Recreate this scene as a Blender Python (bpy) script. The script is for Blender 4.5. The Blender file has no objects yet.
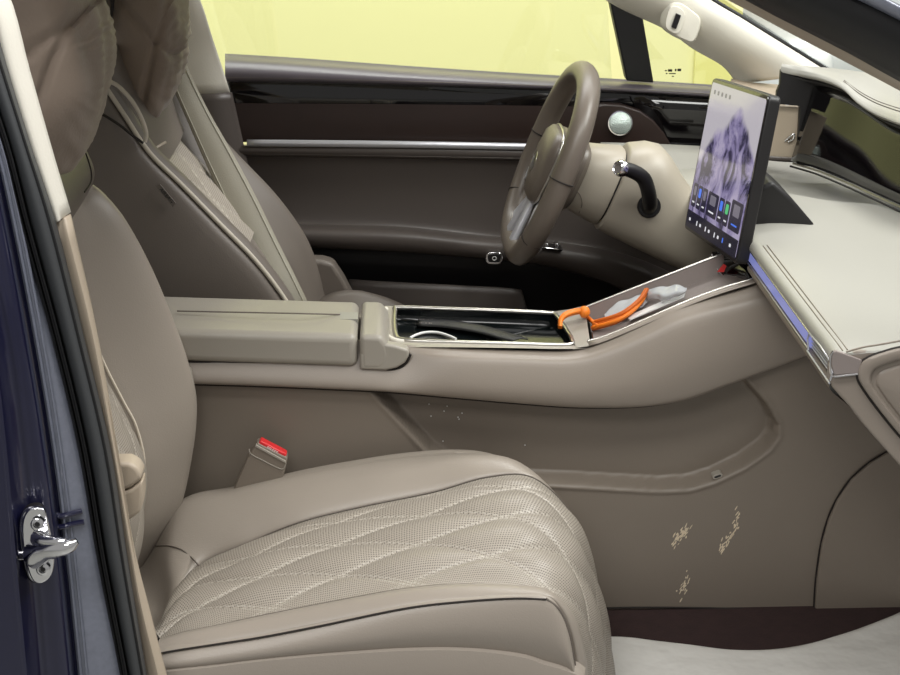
import bpy, bmesh, math, random
import numpy as np
from mathutils import Vector, Matrix, noise
random.seed(7)
scene = bpy.context.scene
COL = scene.collection
rad = math.radians
# ------------------------------------------------------------------ camera
FPX = 1600.0; PITCH = rad(20); YAW = rad(2.02); CAM = Vector((0, -2.41, 1.30))
cf = Vector((math.sin(YAW)*math.cos(PITCH), math.cos(YAW)*math.cos(PITCH), -math.sin(PITCH)))
cr_ = Vector((math.cos(YAW), -math.sin(YAW), 0)); cu = cr_.cross(cf)
cd = bpy.data.cameras.new('camera'); cam = bpy.data.objects.new('camera', cd); COL.objects.link(cam)
cam.location = CAM; cam.rotation_euler = (math.pi/2 - PITCH, 0, -YAW)
cd.sensor_width = 36; cd.lens = 36*FPX/900; cd.clip_start = 0.05
scene.camera = cam
def ray(px, py): return cf + cr_*((px-450)/FPX) + cu*((337.5-py)/FPX)
def W(px, py, Y):
    d = ray(px, py); return CAM + d*((Y-CAM.y)/d.y)
def WZ(px, py, Z):
    d = ray(px, py); return CAM + d*((Z-CAM.z)/d.z)
def WL(l, Y): return [W(p[0], p[1], p[2] if len(p) > 2 else Y) for p in l]
def EXT(l): return [(l[0][0]*2.2-l[1][0]*1.2, l[0][1]*2.2-l[1][1]*1.2)]+l+[(l[-1][0]*2.4-l[-2][0]*1.4, l[-1][1]*2.4-l[-2][1]*1.4)]
def XZ(l, Y): return [(v.x, v.z) for v in WL([(p[0], p[1]) for p in l], Y)]
# ------------------------------------------------------------------ materials
def sl(c): c /= 255.0; return c/12.92 if c <= .04045 else ((c+.055)/1.055)**2.4
def rgb(r, g, b): return (sl(r), sl(g), sl(b), 1)
def nt(name):
    m = bpy.data.materials.new(name); m.use_nodes = True
    n = m.node_tree.nodes; l = m.node_tree.links
    return m, n, l, n['Principled BSDF']
def mat(name, col, rough=.5, metal=0, bump=0, bscale=400, var=0, vscale=6, spec=.5, coat=0, sheen=0, vor=False):
    m, n, l, b = nt(name)
    b.inputs['Base Color'].default_value = col; b.inputs['Roughness'].default_value = rough
    b.inputs['Metallic'].default_value = metal; b.inputs['Specular IOR Level'].default_value = spec
    b.inputs['Coat Weight'].default_value = coat; b.inputs['Coat Roughness'].default_value = .05
    b.inputs['Sheen Weight'].default_value = sheen
    tc = n.new('ShaderNodeTexCoord')
    if bump:
        if vor:
            t = n.new('ShaderNodeTexVoronoi'); t.feature = 'F1'; out = t.outputs['Distance']
        else:
            t = n.new('ShaderNodeTexNoise'); t.inputs['Detail'].default_value = 3; out = t.outputs['Fac']
        t.inputs['Scale'].default_value = bscale
        l.new(tc.outputs['Object'], t.inputs['Vector'])
        bp = n.new('ShaderNodeBump'); bp.inputs['Strength'].default_value = bump; bp.inputs['Distance'].default_value = .009 if name == 'crinkled white paper' else .001
        l.new(out, bp.inputs['Height']); l.new(bp.outputs['Normal'], b.inputs['Normal'])
    if var:
        t2 = n.new('ShaderNodeTexNoise'); t2.inputs['Scale'].default_value = vscale; t2.inputs['Detail'].default_value = 5
        l.new(tc.outputs['Object'], t2.inputs['Vector'])
        mx = n.new('ShaderNodeMix'); mx.data_type = 'RGBA'
        mx.inputs['A'].default_value = tuple(c*(1-var) for c in col[:3])+(1,)
        mx.inputs['B'].default_value = tuple(min(1, c*(1+var)) for c in col[:3])+(1,)
        l.new(t2.outputs['Fac'], mx.inputs['Factor']); l.new(mx.outputs['Result'], b.inputs['Base Color'])
    return m
def emit(name, col, s, base=None):
    m, n, l, b = nt(name)
    b.inputs['Base Color'].default_value = base or (0.01, 0.01, .01, 1)
    b.inputs['Emission Color'].default_value = col; b.inputs['Emission Strength'].default_value = s
    b.inputs['Roughness'].default_value = .15
    return m
def glass(name, tint, refl=.06):
    m, n, l, b = nt(name)
    n.remove(b); o = n['Material Output']
    t = n.new('ShaderNodeBsdfTransparent'); t.inputs['Color'].default_value = tint
    g = n.new('ShaderNodeBsdfGlossy'); g.inputs['Roughness'].default_value = .02
    lw = n.new('ShaderNodeLayerWeight'); lw.inputs['Blend'].default_value = .5
    pw = n.new('ShaderNodeMath'); pw.operation = 'POWER'; pw.inputs[1].default_value = 5; l.new(lw.outputs['Facing'], pw.inputs[0])
    ma = n.new('ShaderNodeMath'); ma.operation = 'MULTIPLY_ADD'; ma.inputs[1].default_value = .7; ma.inputs[2].default_value = refl; l.new(pw.outputs[0], ma.inputs[0])
    mx = n.new('ShaderNodeMixShader'); l.new(ma.outputs[0], mx.inputs[0]); l.new(t.outputs[0], mx.inputs[1]); l.new(g.outputs[0], mx.inputs[2])
    l.new(mx.outputs[0], o.inputs['Surface'])
    return m
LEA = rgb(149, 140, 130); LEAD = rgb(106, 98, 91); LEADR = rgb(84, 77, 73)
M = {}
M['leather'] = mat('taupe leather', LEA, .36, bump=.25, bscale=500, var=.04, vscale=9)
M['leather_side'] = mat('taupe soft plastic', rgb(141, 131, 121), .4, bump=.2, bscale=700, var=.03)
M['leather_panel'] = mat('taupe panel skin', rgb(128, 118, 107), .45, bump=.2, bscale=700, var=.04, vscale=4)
M['leather_dark'] = mat('shaded brown leather', LEAD, .45, bump=.25, bscale=500, var=.05)  # darker copy of the taupe leather; carries the driver seat's shade in its colour
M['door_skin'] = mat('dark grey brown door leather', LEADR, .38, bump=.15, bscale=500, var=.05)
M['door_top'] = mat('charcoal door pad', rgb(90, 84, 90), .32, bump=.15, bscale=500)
M['suede'] = mat('brown suede', rgb(134, 119, 106), .7, bump=.5, bscale=240, var=.12, vscale=14, sheen=.25)
M['dash_top'] = mat('pale grey beige dash skin', rgb(158, 156, 149), .42, bump=.2, bscale=600, var=.02)
M['lid'] = mat('pale taupe leather', rgb(158, 152, 142), .38, bump=.2, bscale=500, var=.03)
M['trim_white'] = mat('pale ivory pillar trim', rgb(222, 218, 206), .6, bump=.25, bscale=300)
M['trim_beige'] = mat('warm beige plastic', rgb(176, 162, 144), .5, bump=.2, bscale=600)
M['black'] = mat('black plastic', rgb(24, 22, 24), .45)
M['gloss'] = mat('gloss black', rgb(10, 8, 10), .06, coat=.6)
M['tray'] = mat('dark smoked tray', rgb(10, 14, 15), .14)
M['wood'] = mat('dark brown satin trim', rgb(42, 29, 25), .4, var=.2, vscale=20)
M['seam'] = mat('dark seam', rgb(34, 28, 25), .8)
M['thread'] = mat('pale thread', rgb(205, 194, 178), .7)
M['chrome'] = mat('chrome', rgb(232, 232, 235), .1, metal=1)
M['satin'] = mat('satin aluminium', rgb(205, 202, 196), .28, metal=1)
M['rubber'] = mat('black rubber', rgb(58, 60, 62), .5, bump=.3, bscale=200)
M['rubber_dark'] = mat('deep black rubber', rgb(12, 12, 14), .5)
M['paint'] = mat('dark blue metallic paint', rgb(22, 23, 54), .28, metal=.3, coat=.8, var=.15, vscale=60)
M['paint_flange'] = mat('blue grey primer flange', rgb(124, 128, 142), .32, metal=.1, coat=.4, var=.2, vscale=120)
M['carpet'] = mat('dark brown carpet', rgb(50, 33, 32), .95, bump=1, bscale=300, var=.35, vscale=60)
M['paper'] = mat('crinkled white paper', rgb(222, 220, 214), .7, bump=1, bscale=14, var=.03)
M['orange'] = mat('orange cord', rgb(240, 128, 30), .5, bump=.4, bscale=300)
M['orange_dark'] = mat('burnt orange cord', rgb(206, 100, 24), .55, bump=.4, bscale=300)
M['card'] = mat('white card', rgb(228, 228, 226), .6)
M['red'] = mat('red plastic', rgb(214, 44, 48), .35)
M['belt'] = mat('grey webbing', rgb(136, 131, 116), .55, bump=.4, bscale=500)
M['belt_edge'] = mat('pale webbing stripe', rgb(158, 153, 136), .55)
M['yellow'] = mat('yellow showroom wall', rgb(230, 227, 164), .8)
M['yellow_deep'] = mat('deeper yellow showroom wall', rgb(228, 224, 140), .8)
M['greywall'] = mat('pale grey showroom wall', rgb(205, 208, 200), .8)
M['tile'] = mat('grey showroom floor', rgb(150, 150, 146), .3, var=.05)
M['silver_paint'] = mat('silver grey car paint', rgb(196, 202, 202), .3, metal=.2, coat=.6)
M['car_glass'] = mat('dark car glass', rgb(60, 72, 72), .08)
M['headliner'] = mat('ivory headliner', rgb(206, 200, 188), .85)
M['wheel'] = mat('brown wheel leather', rgb(104, 95, 86), .36, bump=.3, bscale=500)
M['shroud'] = mat('beige column plastic', rgb(164, 156, 142), .42, bump=.15, bscale=500)
M['plastic_bag'] = glass('clear polythene', (.86, .87, .88, 1))
M['window'] = glass('window glass', (.97, .985, .96, 1))
M['dust'] = mat('pale scuff', rgb(226, 210, 184), .7)
M['blue_glow'] = emit('blue ambient strip', rgb(135, 142, 205), .5, rgb(90, 98, 160))
M['bright'] = mat('bright silver trim', rgb(205, 206, 212), .28, metal=.45)
M['piping'] = mat('pale leather piping', rgb(196, 188, 174), .45)
M['tweeter'] = mat('bright speaker grille', rgb(206, 220, 214), .25, metal=.7, bump=.8, bscale=500, vor=True)
M['grey_plate'] = mat('grey end plate', rgb(140, 130, 126), .5, bump=.3, bscale=900)
def perf_mat():
    m, n, l, b = nt('perforated taupe leather')
    b.inputs['Roughness'].default_value = .4
    uv = n.new('ShaderNodeUVMap'); uv.uv_map = 'UVMap'
    vo = n.new('ShaderNodeTexVoronoi'); vo.inputs['Scale'].default_value = 270; vo.inputs['Randomness'].default_value = 0
    vo.voronoi_dimensions = '2D'
    l.new(uv.outputs[0], vo.inputs['Vector'])
    ra = n.new('ShaderNodeMapRange'); ra.inputs['From Min'].default_value = .16; ra.inputs['From Max'].default_value = .36
    l.new(vo.outputs['Distance'], ra.inputs['Value'])
    at = n.new('ShaderNodeAttribute'); at.attribute_name = 'stitch'
    mx = n.new('ShaderNodeMix'); mx.data_type = 'RGBA'
    mx.inputs['A'].default_value = rgb(92, 84, 76); mx.inputs['B'].default_value = rgb(158, 150, 139)
    l.new(ra.outputs[0], mx.inputs['Factor'])
    mx2 = n.new('ShaderNodeMix'); mx2.data_type = 'RGBA'; mx2.inputs['B'].default_value = rgb(192, 185, 174)
    l.new(mx.outputs['Result'], mx2.inputs['A']); l.new(at.outputs['Fac'], mx2.inputs['Factor'])
    l.new(mx2.outputs['Result'], b.inputs['Base Color'])
    bp = n.new('ShaderNodeBump'); bp.inputs['Strength'].default_value = .5; bp.inputs['Distance'].default_value = .001
    l.new(ra.outputs[0], bp.inputs['Height']); l.new(bp.outputs['Normal'], b.inputs['Normal'])
    return m
M['perf'] = perf_mat()
# ------------------------------------------------------------------ object helpers
def thing(name, label, cat, loc, group=None):
    o = bpy.data.objects.new(name, None); COL.objects.link(o); o.location = loc; o.empty_display_size = .05
    tag(o, label, cat, group); return o
def tag(o, label, cat, group=None):
    o['label'] = label; o['category'] = cat; o['kind'] = 'thing'
    if group: o['group'] = group
    return o
def struct(o, label=None):
    o['kind'] = 'structure'; o['category'] = 'setting'
    if label: o['label'] = label
    return o
def wm(o):
    m = Matrix.Identity(4)
    while o is not None:
        m = Matrix.LocRotScale(o.location, o.rotation_euler, o.scale) @ (o.matrix_parent_inverse @ Matrix.Identity(4) if False else m)
        o = None
    return m
def link(name, me, m, parent=None, local=False, angle=35):
    o = bpy.data.objects.new(name, me); COL.objects.link(o)
    if m is not None: me.materials.append(m)
    for p in me.polygons: p.use_smooth = True
    me.set_sharp_from_angle(angle=rad(angle))
    if parent is not None:
        o.parent = parent
        if not local: o.matrix_parent_inverse = WMAT[parent.name].inverted() if parent.name in WMAT else base_inv(parent)
    return o
WMAT = {}
def base_inv(p):
    # parts are modelled in world space; undo the placement of the thing's empty
    if p.type == 'EMPTY':
        return Matrix.LocRotScale(p.location, p.rotation_euler, p.scale).inverted()
    return Matrix.Identity(4)
def fromdata(name, vs, fs, m, parent=None, local=False, angle=35, fix=True):
    me = bpy.data.meshes.new(name); me.from_pydata([tuple(v) for v in vs], [], fs); me.validate()
    if fix:
        bm = bmesh.new(); bm.from_mesh(me); bmesh.ops.remove_doubles(bm, verts=bm.verts, dist=1e-6)
        bmesh.ops.recalc_face_normals(bm, faces=bm.faces); bm.to_mesh(me); bm.free()
    return link(name, me, m, parent, local, angle)
def cr1(p, n, closed=False):
    p = [Vector(a) for a in p]; k = len(p); out = []
    if k < 3 and not closed:
        return [p[0].lerp(p[1], i/n) for i in range(n+1)]
    rng = k if closed else k-1
    for i in range(rng):
        if closed: a, b, c, d = p[(i-1) % k], p[i], p[(i+1) % k], p[(i+2) % k]
        else:
            b, c = p[i], p[i+1]; a = p[i-1] if i else b*2-c; d = p[i+2] if i+2 < k else c*2-b
        for j in range(n):
            t = j/n
            out.append(.5*((2*b)+(c-a)*t+(2*a-5*b+4*c-d)*t*t+(3*b-a-3*c+d)*t**3))
    if not closed: out.append(p[-1].copy())
    return out
def grid_pts(rows, nu, nv, closed_u=False):
    R = [cr1(r, nv) if nv > 1 else [Vector(a) for a in r] for r in rows]
    if nu == 1: return R
    cols = [cr1([r[j] for r in R], nu, closed_u) for j in range(len(R[0]))]
    return [[cols[j][i] for j in range(len(cols))] for i in range(len(cols[0]))]
def grid_mesh(name, G, m, parent=None, closed_u=False, thick=0, uv=None, attr=None, flip=False, angle=40, capends=False):
    nu, nv = len(G), len(G[0]); vs = [v for r in G for v in r]; fs = []
    for i in range(nu if closed_u else nu-1):
        for j in range(nv-1):
            a = i*nv+j; b = ((i+1) % nu)*nv+j
            fs.append((a, a+1, b+1, b) if not flip else (a, b, b+1, a+1))
    if capends and closed_u:
        fs.append([i*nv for i in range(nu)]); fs.append([i*nv+nv-1 for i in reversed(range(nu))])
    me = bpy.data.meshes.new(name); me.from_pydata([tuple(v) for v in vs], [], fs)
    if uv is not None:
        u = me.uv_layers.new(name='UVMap')
        for lp in me.loops: u.data[lp.index].uv = uv[lp.vertex_index]
    if attr is not None:
        a = me.attributes.new('stitch', 'FLOAT', 'POINT')
        a.data.foreach_set('value', attr)
    o = link(name, me, m, parent, angle=angle)
    if closed_u and capends:
        bm = bmesh.new(); bm.from_mesh(me); bmesh.ops.recalc_face_normals(bm, faces=bm.faces); bm.to_mesh(me); bm.free()
    if thick:
        md = o.modifiers.new('solid', 'SOLIDIFY'); md.thickness = abs(thick); md.offset = -1 if thick > 0 else 1
    return o
def surf(name, rows, m, parent=None, nu=6, nv=6, thick=0, closed_u=False, flip=False, angle=40, capends=False):
    return grid_mesh(name, grid_pts(rows, nu, nv, closed_u), m, parent, closed_u, thick, flip=flip, angle=angle, capends=capends)
def tube_data(pts, r, n=10, closed=False):
    k = len(pts); rs = r if isinstance(r, (list, tuple)) else [r]*k
    if len(rs) != k: rs = [rs[0]+(rs[-1]-rs[0])*i/(k-1) if len(rs) == 2 else np.interp(i/(k-1)*(len(rs)-1), range(len(rs)), rs) for i in range(k)]
    vs = []; fs = []; up = None
    for i in range(k):
        t = (pts[(i+1) % k]-pts[i-1]) if closed else (pts[min(i+1, k-1)]-pts[max(i-1, 0)])
        if t.length < 1e-9: t = Vector((0, 0, 1))
        t.normalize()
        if up is None:
            up = Vector((0, 0, 1)) if abs(t.z) < .9 else Vector((0, 1, 0))
        s = t.cross(up).normalized(); up = s.cross(t).normalized()
        for j in range(n):
            a = 2*math.pi*j/n; vs.append(pts[i]+(s*math.cos(a)+up*math.sin(a))*rs[i])
    for i in range(k if closed else k-1):
        for j in range(n):
            i2 = (i+1) % k; fs.append((i*n+j, i*n+(j+1) % n, i2*n+(j+1) % n, i2*n+j))
    if not closed: fs.append(tuple(reversed(range(n)))); fs.append(tuple((k-1)*n+j for j in range(n)))
    return vs, fs
def tube(name, pts, r, m, parent=None, n=10, closed=False, sm=5, local=False):
    p = cr1(pts, sm, closed) if sm > 1 else [Vector(a) for a in pts]
    vs, fs = tube_data(p, r, n, closed)
    return fromdata(name, vs, fs, m, parent, local, 50)
def multi(name, datas, m, parent=None, local=False, angle=40):
    vs = []; fs = []
    for v, f in datas:
        o = len(vs); vs += v; fs += [tuple(i+o for i in ff) for ff in f]
    return fromdata(name, vs, fs, m, parent, local, angle)
def bevel(o, w, seg=3, ang=30):
    md = o.modifiers.new('bevel', 'BEVEL'); md.width = w; md.segments = seg; md.limit_method = 'ANGLE'; md.angle_limit = rad(ang)
    md.harden_normals = False; return o
def prism(name, out, y0, y1, m, parent=None, bw=.003, seg=3, smooth=0, angle=30):
    if smooth: out = [(v.x, v.z) for v in cr1([Vector((a, 0, b)) for a, b in out], smooth, True)]
    n = len(out); vs = [(a, y0, b) for a, b in out]+[(a, y1, b) for a, b in out]
    fs = [tuple(range(n)), tuple(range(2*n-1, n-1, -1))]+[(i, i+n, (i+1) % n+n, (i+1) % n) for i in range(n)]
    o = fromdata(name, vs, fs, m, parent, False, 40)
    if bw: bevel(o, bw, seg, angle)
    return o
def boxdata(c, s, R=None):
    vs = []
    for x in (-1, 1):
        for y in (-1, 1):
            for z in (-1, 1):
                v = Vector((x*s[0]/2, y*s[1]/2, z*s[2]/2)); v = R @ v if R else v; vs.append(v+Vector(c))
    return vs, [(0, 1, 3, 2), (4, 6, 7, 5), (0, 4, 5, 1), (2, 3, 7, 6), (0, 2, 6, 4), (1, 5, 7, 3)]
def box(name, c, s, m, parent=None, bw=.003, R=None, local=False, seg=3):
    o = fromdata(name, *boxdata(c, s, R), m, parent, local)
    if bw: bevel(o, bw, seg)
    return o
def lathe_data(c, axis, prof, n=32):
    a = Vector(axis).normalized(); s = a.orthogonal().normalized(); u = a.cross(s); c = Vector(c)
    k = len(prof); vs = []; fs = []
    for r, h in prof:
        for j in range(n):
            t = 2*math.pi*j/n; vs.append(c+a*h+(s*math.cos(t)+u*math.sin(t))*r)
    for i in range(k-1):
        for j in range(n): fs.append((i*n+j, i*n+(j+1) % n, (i+1)*n+(j+1) % n, (i+1)*n+j))
    fs.append(tuple(reversed(range(n)))); fs.append(tuple((k-1)*n+j for j in range(n)))
    return vs, fs
def lathe(name, c, axis, prof, m, parent=None, n=32, local=False):
    return fromdata(name, *lathe_data(c, axis, prof, n), m, parent, local, 40)
def rrect(w, h, r, n=5):
    o = []
    for cx, cz, a0 in ((w/2-r, h/2-r, 0), (-w/2+r, h/2-r, 90), (-w/2+r, -h/2+r, 180), (w/2-r, -h/2+r, 270)):
        for i in range(n+1):
            a = rad(a0+90*i/n); o.append((cx+r*math.cos(a), cz+r*math.sin(a)))
    return o
def ringdisc(name, out, Y, rings, m, parent=None, smooth=6, cen=None):
    o = cr1([Vector((a, 0, b)) for a, b in out], smooth, True) if smooth else [Vector((a, 0, b)) for a, b in out]
    c = sum(o, Vector())/len(o) if cen is None else Vector((cen[0], 0, cen[1]))
    G = []
    for s, dy in rings: G.append([c+(p-c)*s+Vector((0, Y+dy, 0)) for p in o]+[c+(o[0]-c)*s+Vector((0, Y+dy, 0))])
    vs = [v for r in G for v in r]; n = len(G[0]); fs = []
    for i in range(len(G)-1):
        for j in range(n-1): fs.append((i*n+j, i*n+j+1, (i+1)*n+j+1, (i+1)*n+j))
    fs.append(tuple((len(G)-1)*n+j for j in range(n-1)))
    return fromdata(name, vs, fs, m, parent, False, 50)
def polysd(px, pz, poly):
    x = np.asarray(px); z = np.asarray(pz); d = np.full(x.shape, 1e9); ins = np.zeros(x.shape, bool); n = len(poly)
    for i in range(n):
        ax, az = poly[i]; bx, bz = poly[(i+1) % n]; ex, ez = bx-ax, bz-az
        t = np.clip(((x-ax)*ex+(z-az)*ez)/(ex*ex+ez*ez+1e-12), 0, 1)
        d = np.minimum(d, np.hypot(x-ax-t*ex, z-az-t*ez))
        c = ((az > z) != (bz > z)) & (x < ex*(z-az)/(ez if abs(ez) > 1e-12 else 1e-12)+ax); ins ^= c
    return np.where(ins, d, -d)
def sstep(x): x = np.clip(x, 0, 1); return x*x*(3-2*x)

from mathutils.bvhtree import BVHTree
def bvh_of(*objs):
    vs = []; fs = []
    for o in objs:
        k = len(vs); vs += [v.co.copy() for v in o.data.vertices]; fs += [[i+k for i in p.vertices] for p in o.data.polygons]
    return BVHTree.FromPolygons(vs, fs)
def snap(l, bv, lift=.0):
    out = []
    for a, b in l:
        d = ray(a, b).normalized(); h = bv.ray_cast(CAM, d)
        if h[0] is not None:
            n = h[1] if h[1].dot(d) < 0 else -h[1]
            out.append(h[0]+n*lift)
    return out

# ================================================================== SETTING
fl = box('floor', (.15, .02, -.032), (2.3, 1.5, .04), M['carpet'], bw=0); struct(fl, 'dark brown carpeted cabin floor')
wl = box('wall_back', (-1.22, 3.05, .9), (4.78, .1, 3.0), M['yellow'], bw=0); struct(wl, 'plain yellow showroom wall behind the car')
sx = W(695, 40, 3.0).x
wl2 = box('wall_side', (2.55, 6.6, .9), (12, .1, 3.6), M['greywall'], bw=0); struct(wl2, 'pale grey showroom wall beyond the yellow one')
gf = box('floor_showroom', (.5, 1.4, -.40), (18, 12, .06), M['tile'], bw=0); gf.name = 'floor.001'; struct(gf, 'grey showroom floor around the car')
# deeper yellow panel of the wall right of the joint
bx = W(742, 10, 3.0).x
tr = box('trim_1', ((sx+bx)/2, 2.99, .9), (bx-sx, .02, 2.98), M['yellow_deep'], bw=.002); struct(tr, 'deeper yellow strip at the right end of the showroom wall')
# roof
rf = surf('ceiling', [[(-1.1, y, 1.13-.03*abs(y)), (-.4, y, 1.16-.03*abs(y)), (.0, y, 1.155-.03*abs(y)), (.12, y, 1.14-.03*abs(y))] for y in (-.60, -.3, 0, .3, .60)], M['headliner'], nu=4, nv=4, thick=-.03)
struct(rf, 'ivory cloth headliner of the car roof')
# ---- far pillars
p = surf('trim_2', [WL([(178, -40, .70), (198, 0, .71), (212, 40, .72), (228, 92, .73)], 0), WL([(168, -40, .70), (186, 0, .70), (196, 40, .71), (212, 93, .715)], 0),
                    WL([(140, -40, .69), (158, 0, .70), (168, 40, .70), (182, 93, .71)], 0)], M['trim_white'], nu=5, nv=5, thick=.012)
struct(p, 'ivory upper trim of the door pillar behind the driver seat')
p = surf('trim_3', [WL([(229, 92, .73), (238, 130, .73), (246, 165, .73), (262, 230, .73), (280, 300, .73)], 0), WL([(212, 93, .71), (218, 130, .71), (224, 165, .71), (240, 230, .71), (260, 300, .71)], 0),
                    WL([(180, 93, .71), (186, 130, .71), (190, 165, .71), (200, 230, .71), (210, 300, .71)], 0)], M['door_skin'], nu=5, nv=5, thick=.012)
struct(p, 'dark lower trim of the door pillar behind the driver seat')
lower = [(560, -40), (607, 1), (664, 29), (693, 49), (722, 66), (737, 84)]
upper = [(650, -40), (713, 0), (740, 16), (766, 32), (800, 53), (832, 73)]
mid = [((a[0]*.5+b[0]*.5), (a[1]*.5+b[1]*.5)) for a, b in zip(lower, upper)]
ap = surf('trim_4', [WL(lower, .72), WL([(a[0]*.8+b[0]*.2, a[1]*.8+b[1]*.2) for a, b in zip(lower, upper)], .665), WL(mid, .63), WL([(a[0]*.15+b[0]*.85, a[1]*.15+b[1]*.85) for a, b in zip(lower, upper)], .63), WL(upper, .665)],
          M['trim_white'], nu=5, nv=6, thick=.012)
struct(ap, 'ivory windscreen pillar trim above the dashboard')
tube('seal', WL(upper, .663), .0045, M['rubber_dark'], ap, n=8)
# driver-monitoring pod on the pillar
pod = thing('camera_pod', 'ivory camera pod with dark slot lens on the windscreen pillar', 'camera', W(683, 24, .64))
po = [(664, 26), (666, 12), (671, 3), (680, 2), (692, 10), (700, 18), (699, 30), (693, 42), (684, 40), (672, 34)]
o = ringdisc('housing', XZ(po, .63), .648, [(1.12, 0), (1.06, -.012), (1, -.02), (.9, -.027), (.5, -.029)], M['trim_white'], pod, smooth=4)
pl = [(665, 26), (667, 13), (671, 6), (679, 7), (685, 14), (683, 24), (678, 33), (671, 32)]
ringdisc('face_plate', XZ(pl, .62), .6205, [(1, 0), (.95, -.006), (.85, -.0065)], M['trim_white'], pod, smooth=4)
prism('lens_slot', XZ([(671, 27), (676, 13), (681, 15), (676, 29)], .612), .6085, .616, M['gloss'], pod, bw=.001)
# far side windows
wz = [(-.45, .70), (.44, .66), (.40, 1.1), (-.50, 1.1)]
w1 = prism('window_1', wz, .775, .779, M['window'], bw=0); struct(w1, 'driver door window glass')
qp = XZ([(637, -6), (650, 82), (742, 90), (737, 78), (705, 54), (660, 20)], .765)
w2 = prism('window_2', qp, .765, .769, M['window'], bw=0); struct(w2, 'small front quarter window glass')
for (a, b, c, d) in ((666, 70, 672, 71.5), (674, 69, 681, 71), (668, 73.4, 680, 74.4)):
    pass
multi('etched_mark', [boxdata((W((a+c)/2, (b+d)/2, .762).x, .7635, W((a+c)/2, (b+d)/2, .762).z), ((c-a)/520, .001, (d-b)/520)) for a, b, c, d in
      ((665, 70.2, 667, 71.4), (668, 69.4, 672.4, 71.8), (675, 69, 676.6, 71.4), (677.5, 68.8, 681.4, 71.4), (666, 73, 667.5, 74.2), (669, 73.2, 676, 74.2), (672, 76, 674, 77))], M['seam'], w2)
tr5 = prism('trim_5', XZ([(609, 0), (604, -30), (634, -30), (640, 4), (653, 82), (626, 80)], .755), .745, .785, M['rubber_dark'], bw=.003); struct(tr5, 'black window divider post in the driver door')
# windscreen
wr = [WL([(650, -60), (713, 0), (766, 32), (832, 73), (860, 92)], .70), WL([(700, -50, .3), (760, 0, .3), (830, 40, .3), (890, 78, .3), (960, 120, .3)], .3)]
far = [W(560, -98, .67), W(713, -2, .67), W(770, 34, .67), W(870, 97, .67)]
near = [W(540, -106, -.66), W(745, -4, -.66), W(900, 76, -.66), W(1160, 212, -.66)]
cen = [(a+b)/2+Vector((.10, 0, .05)) for a, b in zip(far, near)]
ws = surf('window_3', [far, cen, near], M['window'], nu=6, nv=4); struct(ws, 'windscreen glass')
# near windscreen pillar
np_ = surf('trim_6', [WL(EXT([(650, -50), (745, 0), (798, 28), (848, 54), (898, 81), (998, 136)]), -.64), WL(EXT([(652, -53), (755, -1), (806, 27), (856, 53), (906, 79), (1004, 132)]), -.65), WL(EXT([(656, -56), (766, 0), (812, 24), (858, 48), (902, 72), (1008, 128)]), -.665)],
           M['trim_beige'], nu=4, nv=4, thick=-.01); struct(np_, 'beige trim edge of the near windscreen pillar')
s6 = surf('door_seal', [WL(EXT([(640, -70), (764, -2), (812, 23), (858, 47), (900, 71), (1008, 128)]), -.668), WL(EXT([(660, -75), (772, -12), (830, 14), (876, 36), (920, 58), (1020, 112)]), -.70),
                   WL(EXT([(665, -85), (790, -22), (850, 5), (890, 24), (930, 45), (1030, 100)]), -.71), WL(EXT([(670, -95), (806, -26), (866, 0), (905, 19), (945, 38), (1035, 90)]), -.69)], M['rubber_dark'], nu=4, nv=4, thick=-.012)
tag(s6, 'black rubber door seal along the near windscreen pillar', 'seal')
s7 = surf('trim_7', [WL(EXT([(806, -26), (866, 2), (905, 21), (945, 40), (1035, 92)]), -.69), WL(EXT([(812, -30), (871, -1), (909, 18), (948, 36), (1038, 88)]), -.72), WL(EXT([(818, -36), (876, -7), (913, 12), (951, 30), (1041, 82)]), -.725)],
          M['paint_flange'], nu=4, nv=4, thick=-.006); struct(s7, 'painted outer edge of the near windscreen pillar')
# ---- near door pillar (painted)
def pil(l, Y):
    return WL(l, Y)
k0 = [(-62, -20), (-30, 60), (0, 142), (20, 225), (52, 340), (78, 450), (97, 560), (120, 675), (130, 740)]
k1 = [(-72, -20), (-42, 60), (-8, 142), (12, 225), (34, 340), (52, 450), (66, 560), (78, 675), (84, 740)]
k3 = [(-100, -20), (-70, 60), (-38, 142), (-14, 225), (12, 340), (27, 450), (38, 560), (48, 675), (52, 740)]
k4 = [(-122, -20), (-92, 60), (-60, 142), (-34, 225), (-8, 340), (5, 450), (14, 560), (26, 675), (30, 740)]
k5 = [(-132, -20), (-102, 60), (-72, 142), (-46, 225), (-20, 340), (-6, 450), (4, 560), (14, 675), (18, 740)]
k6 = [(-260, -20), (-240, 60), (-210, 142), (-190, 225), (-170, 340), (-155, 450), (-145, 560), (-135, 675), (-130, 740)]
sh = lambda k, d: [(a+d, b) for a, b in k]
bp_ = thing('door_pillar', 'dark blue painted metal door pillar with the chrome striker bolted on', 'car body', W(60, 640, -.72))
surf('inner_flange', [WL(sh(k0, 6), -.69), WL(k0, -.705), WL(sh(k1, 8), -.712), WL(k1, -.712)], M['paint_flange'], bp_, nu=4, nv=5, thick=-.004)
surf('pillar_skin', [WL(k1, -.711), WL(sh(k1, -3), -.716), WL(sh(k1, -9), -.745), WL(sh(k3, 4), -.752), WL(k3, -.754), WL(sh(k3, -8), -.758), WL(k4, -.785), WL(sh(k4, -5), -.795), WL(k5, -.80), WL(k6, -.805)], M['paint'], bp_, nu=5, nv=5, thick=-.003)
for d_, yy in ((9, -.716), (3, -.718)):
    tube('crease', WL(sh(k1, d_), yy+.002), .0016, M['paint_flange'], bp_, n=6)
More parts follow.
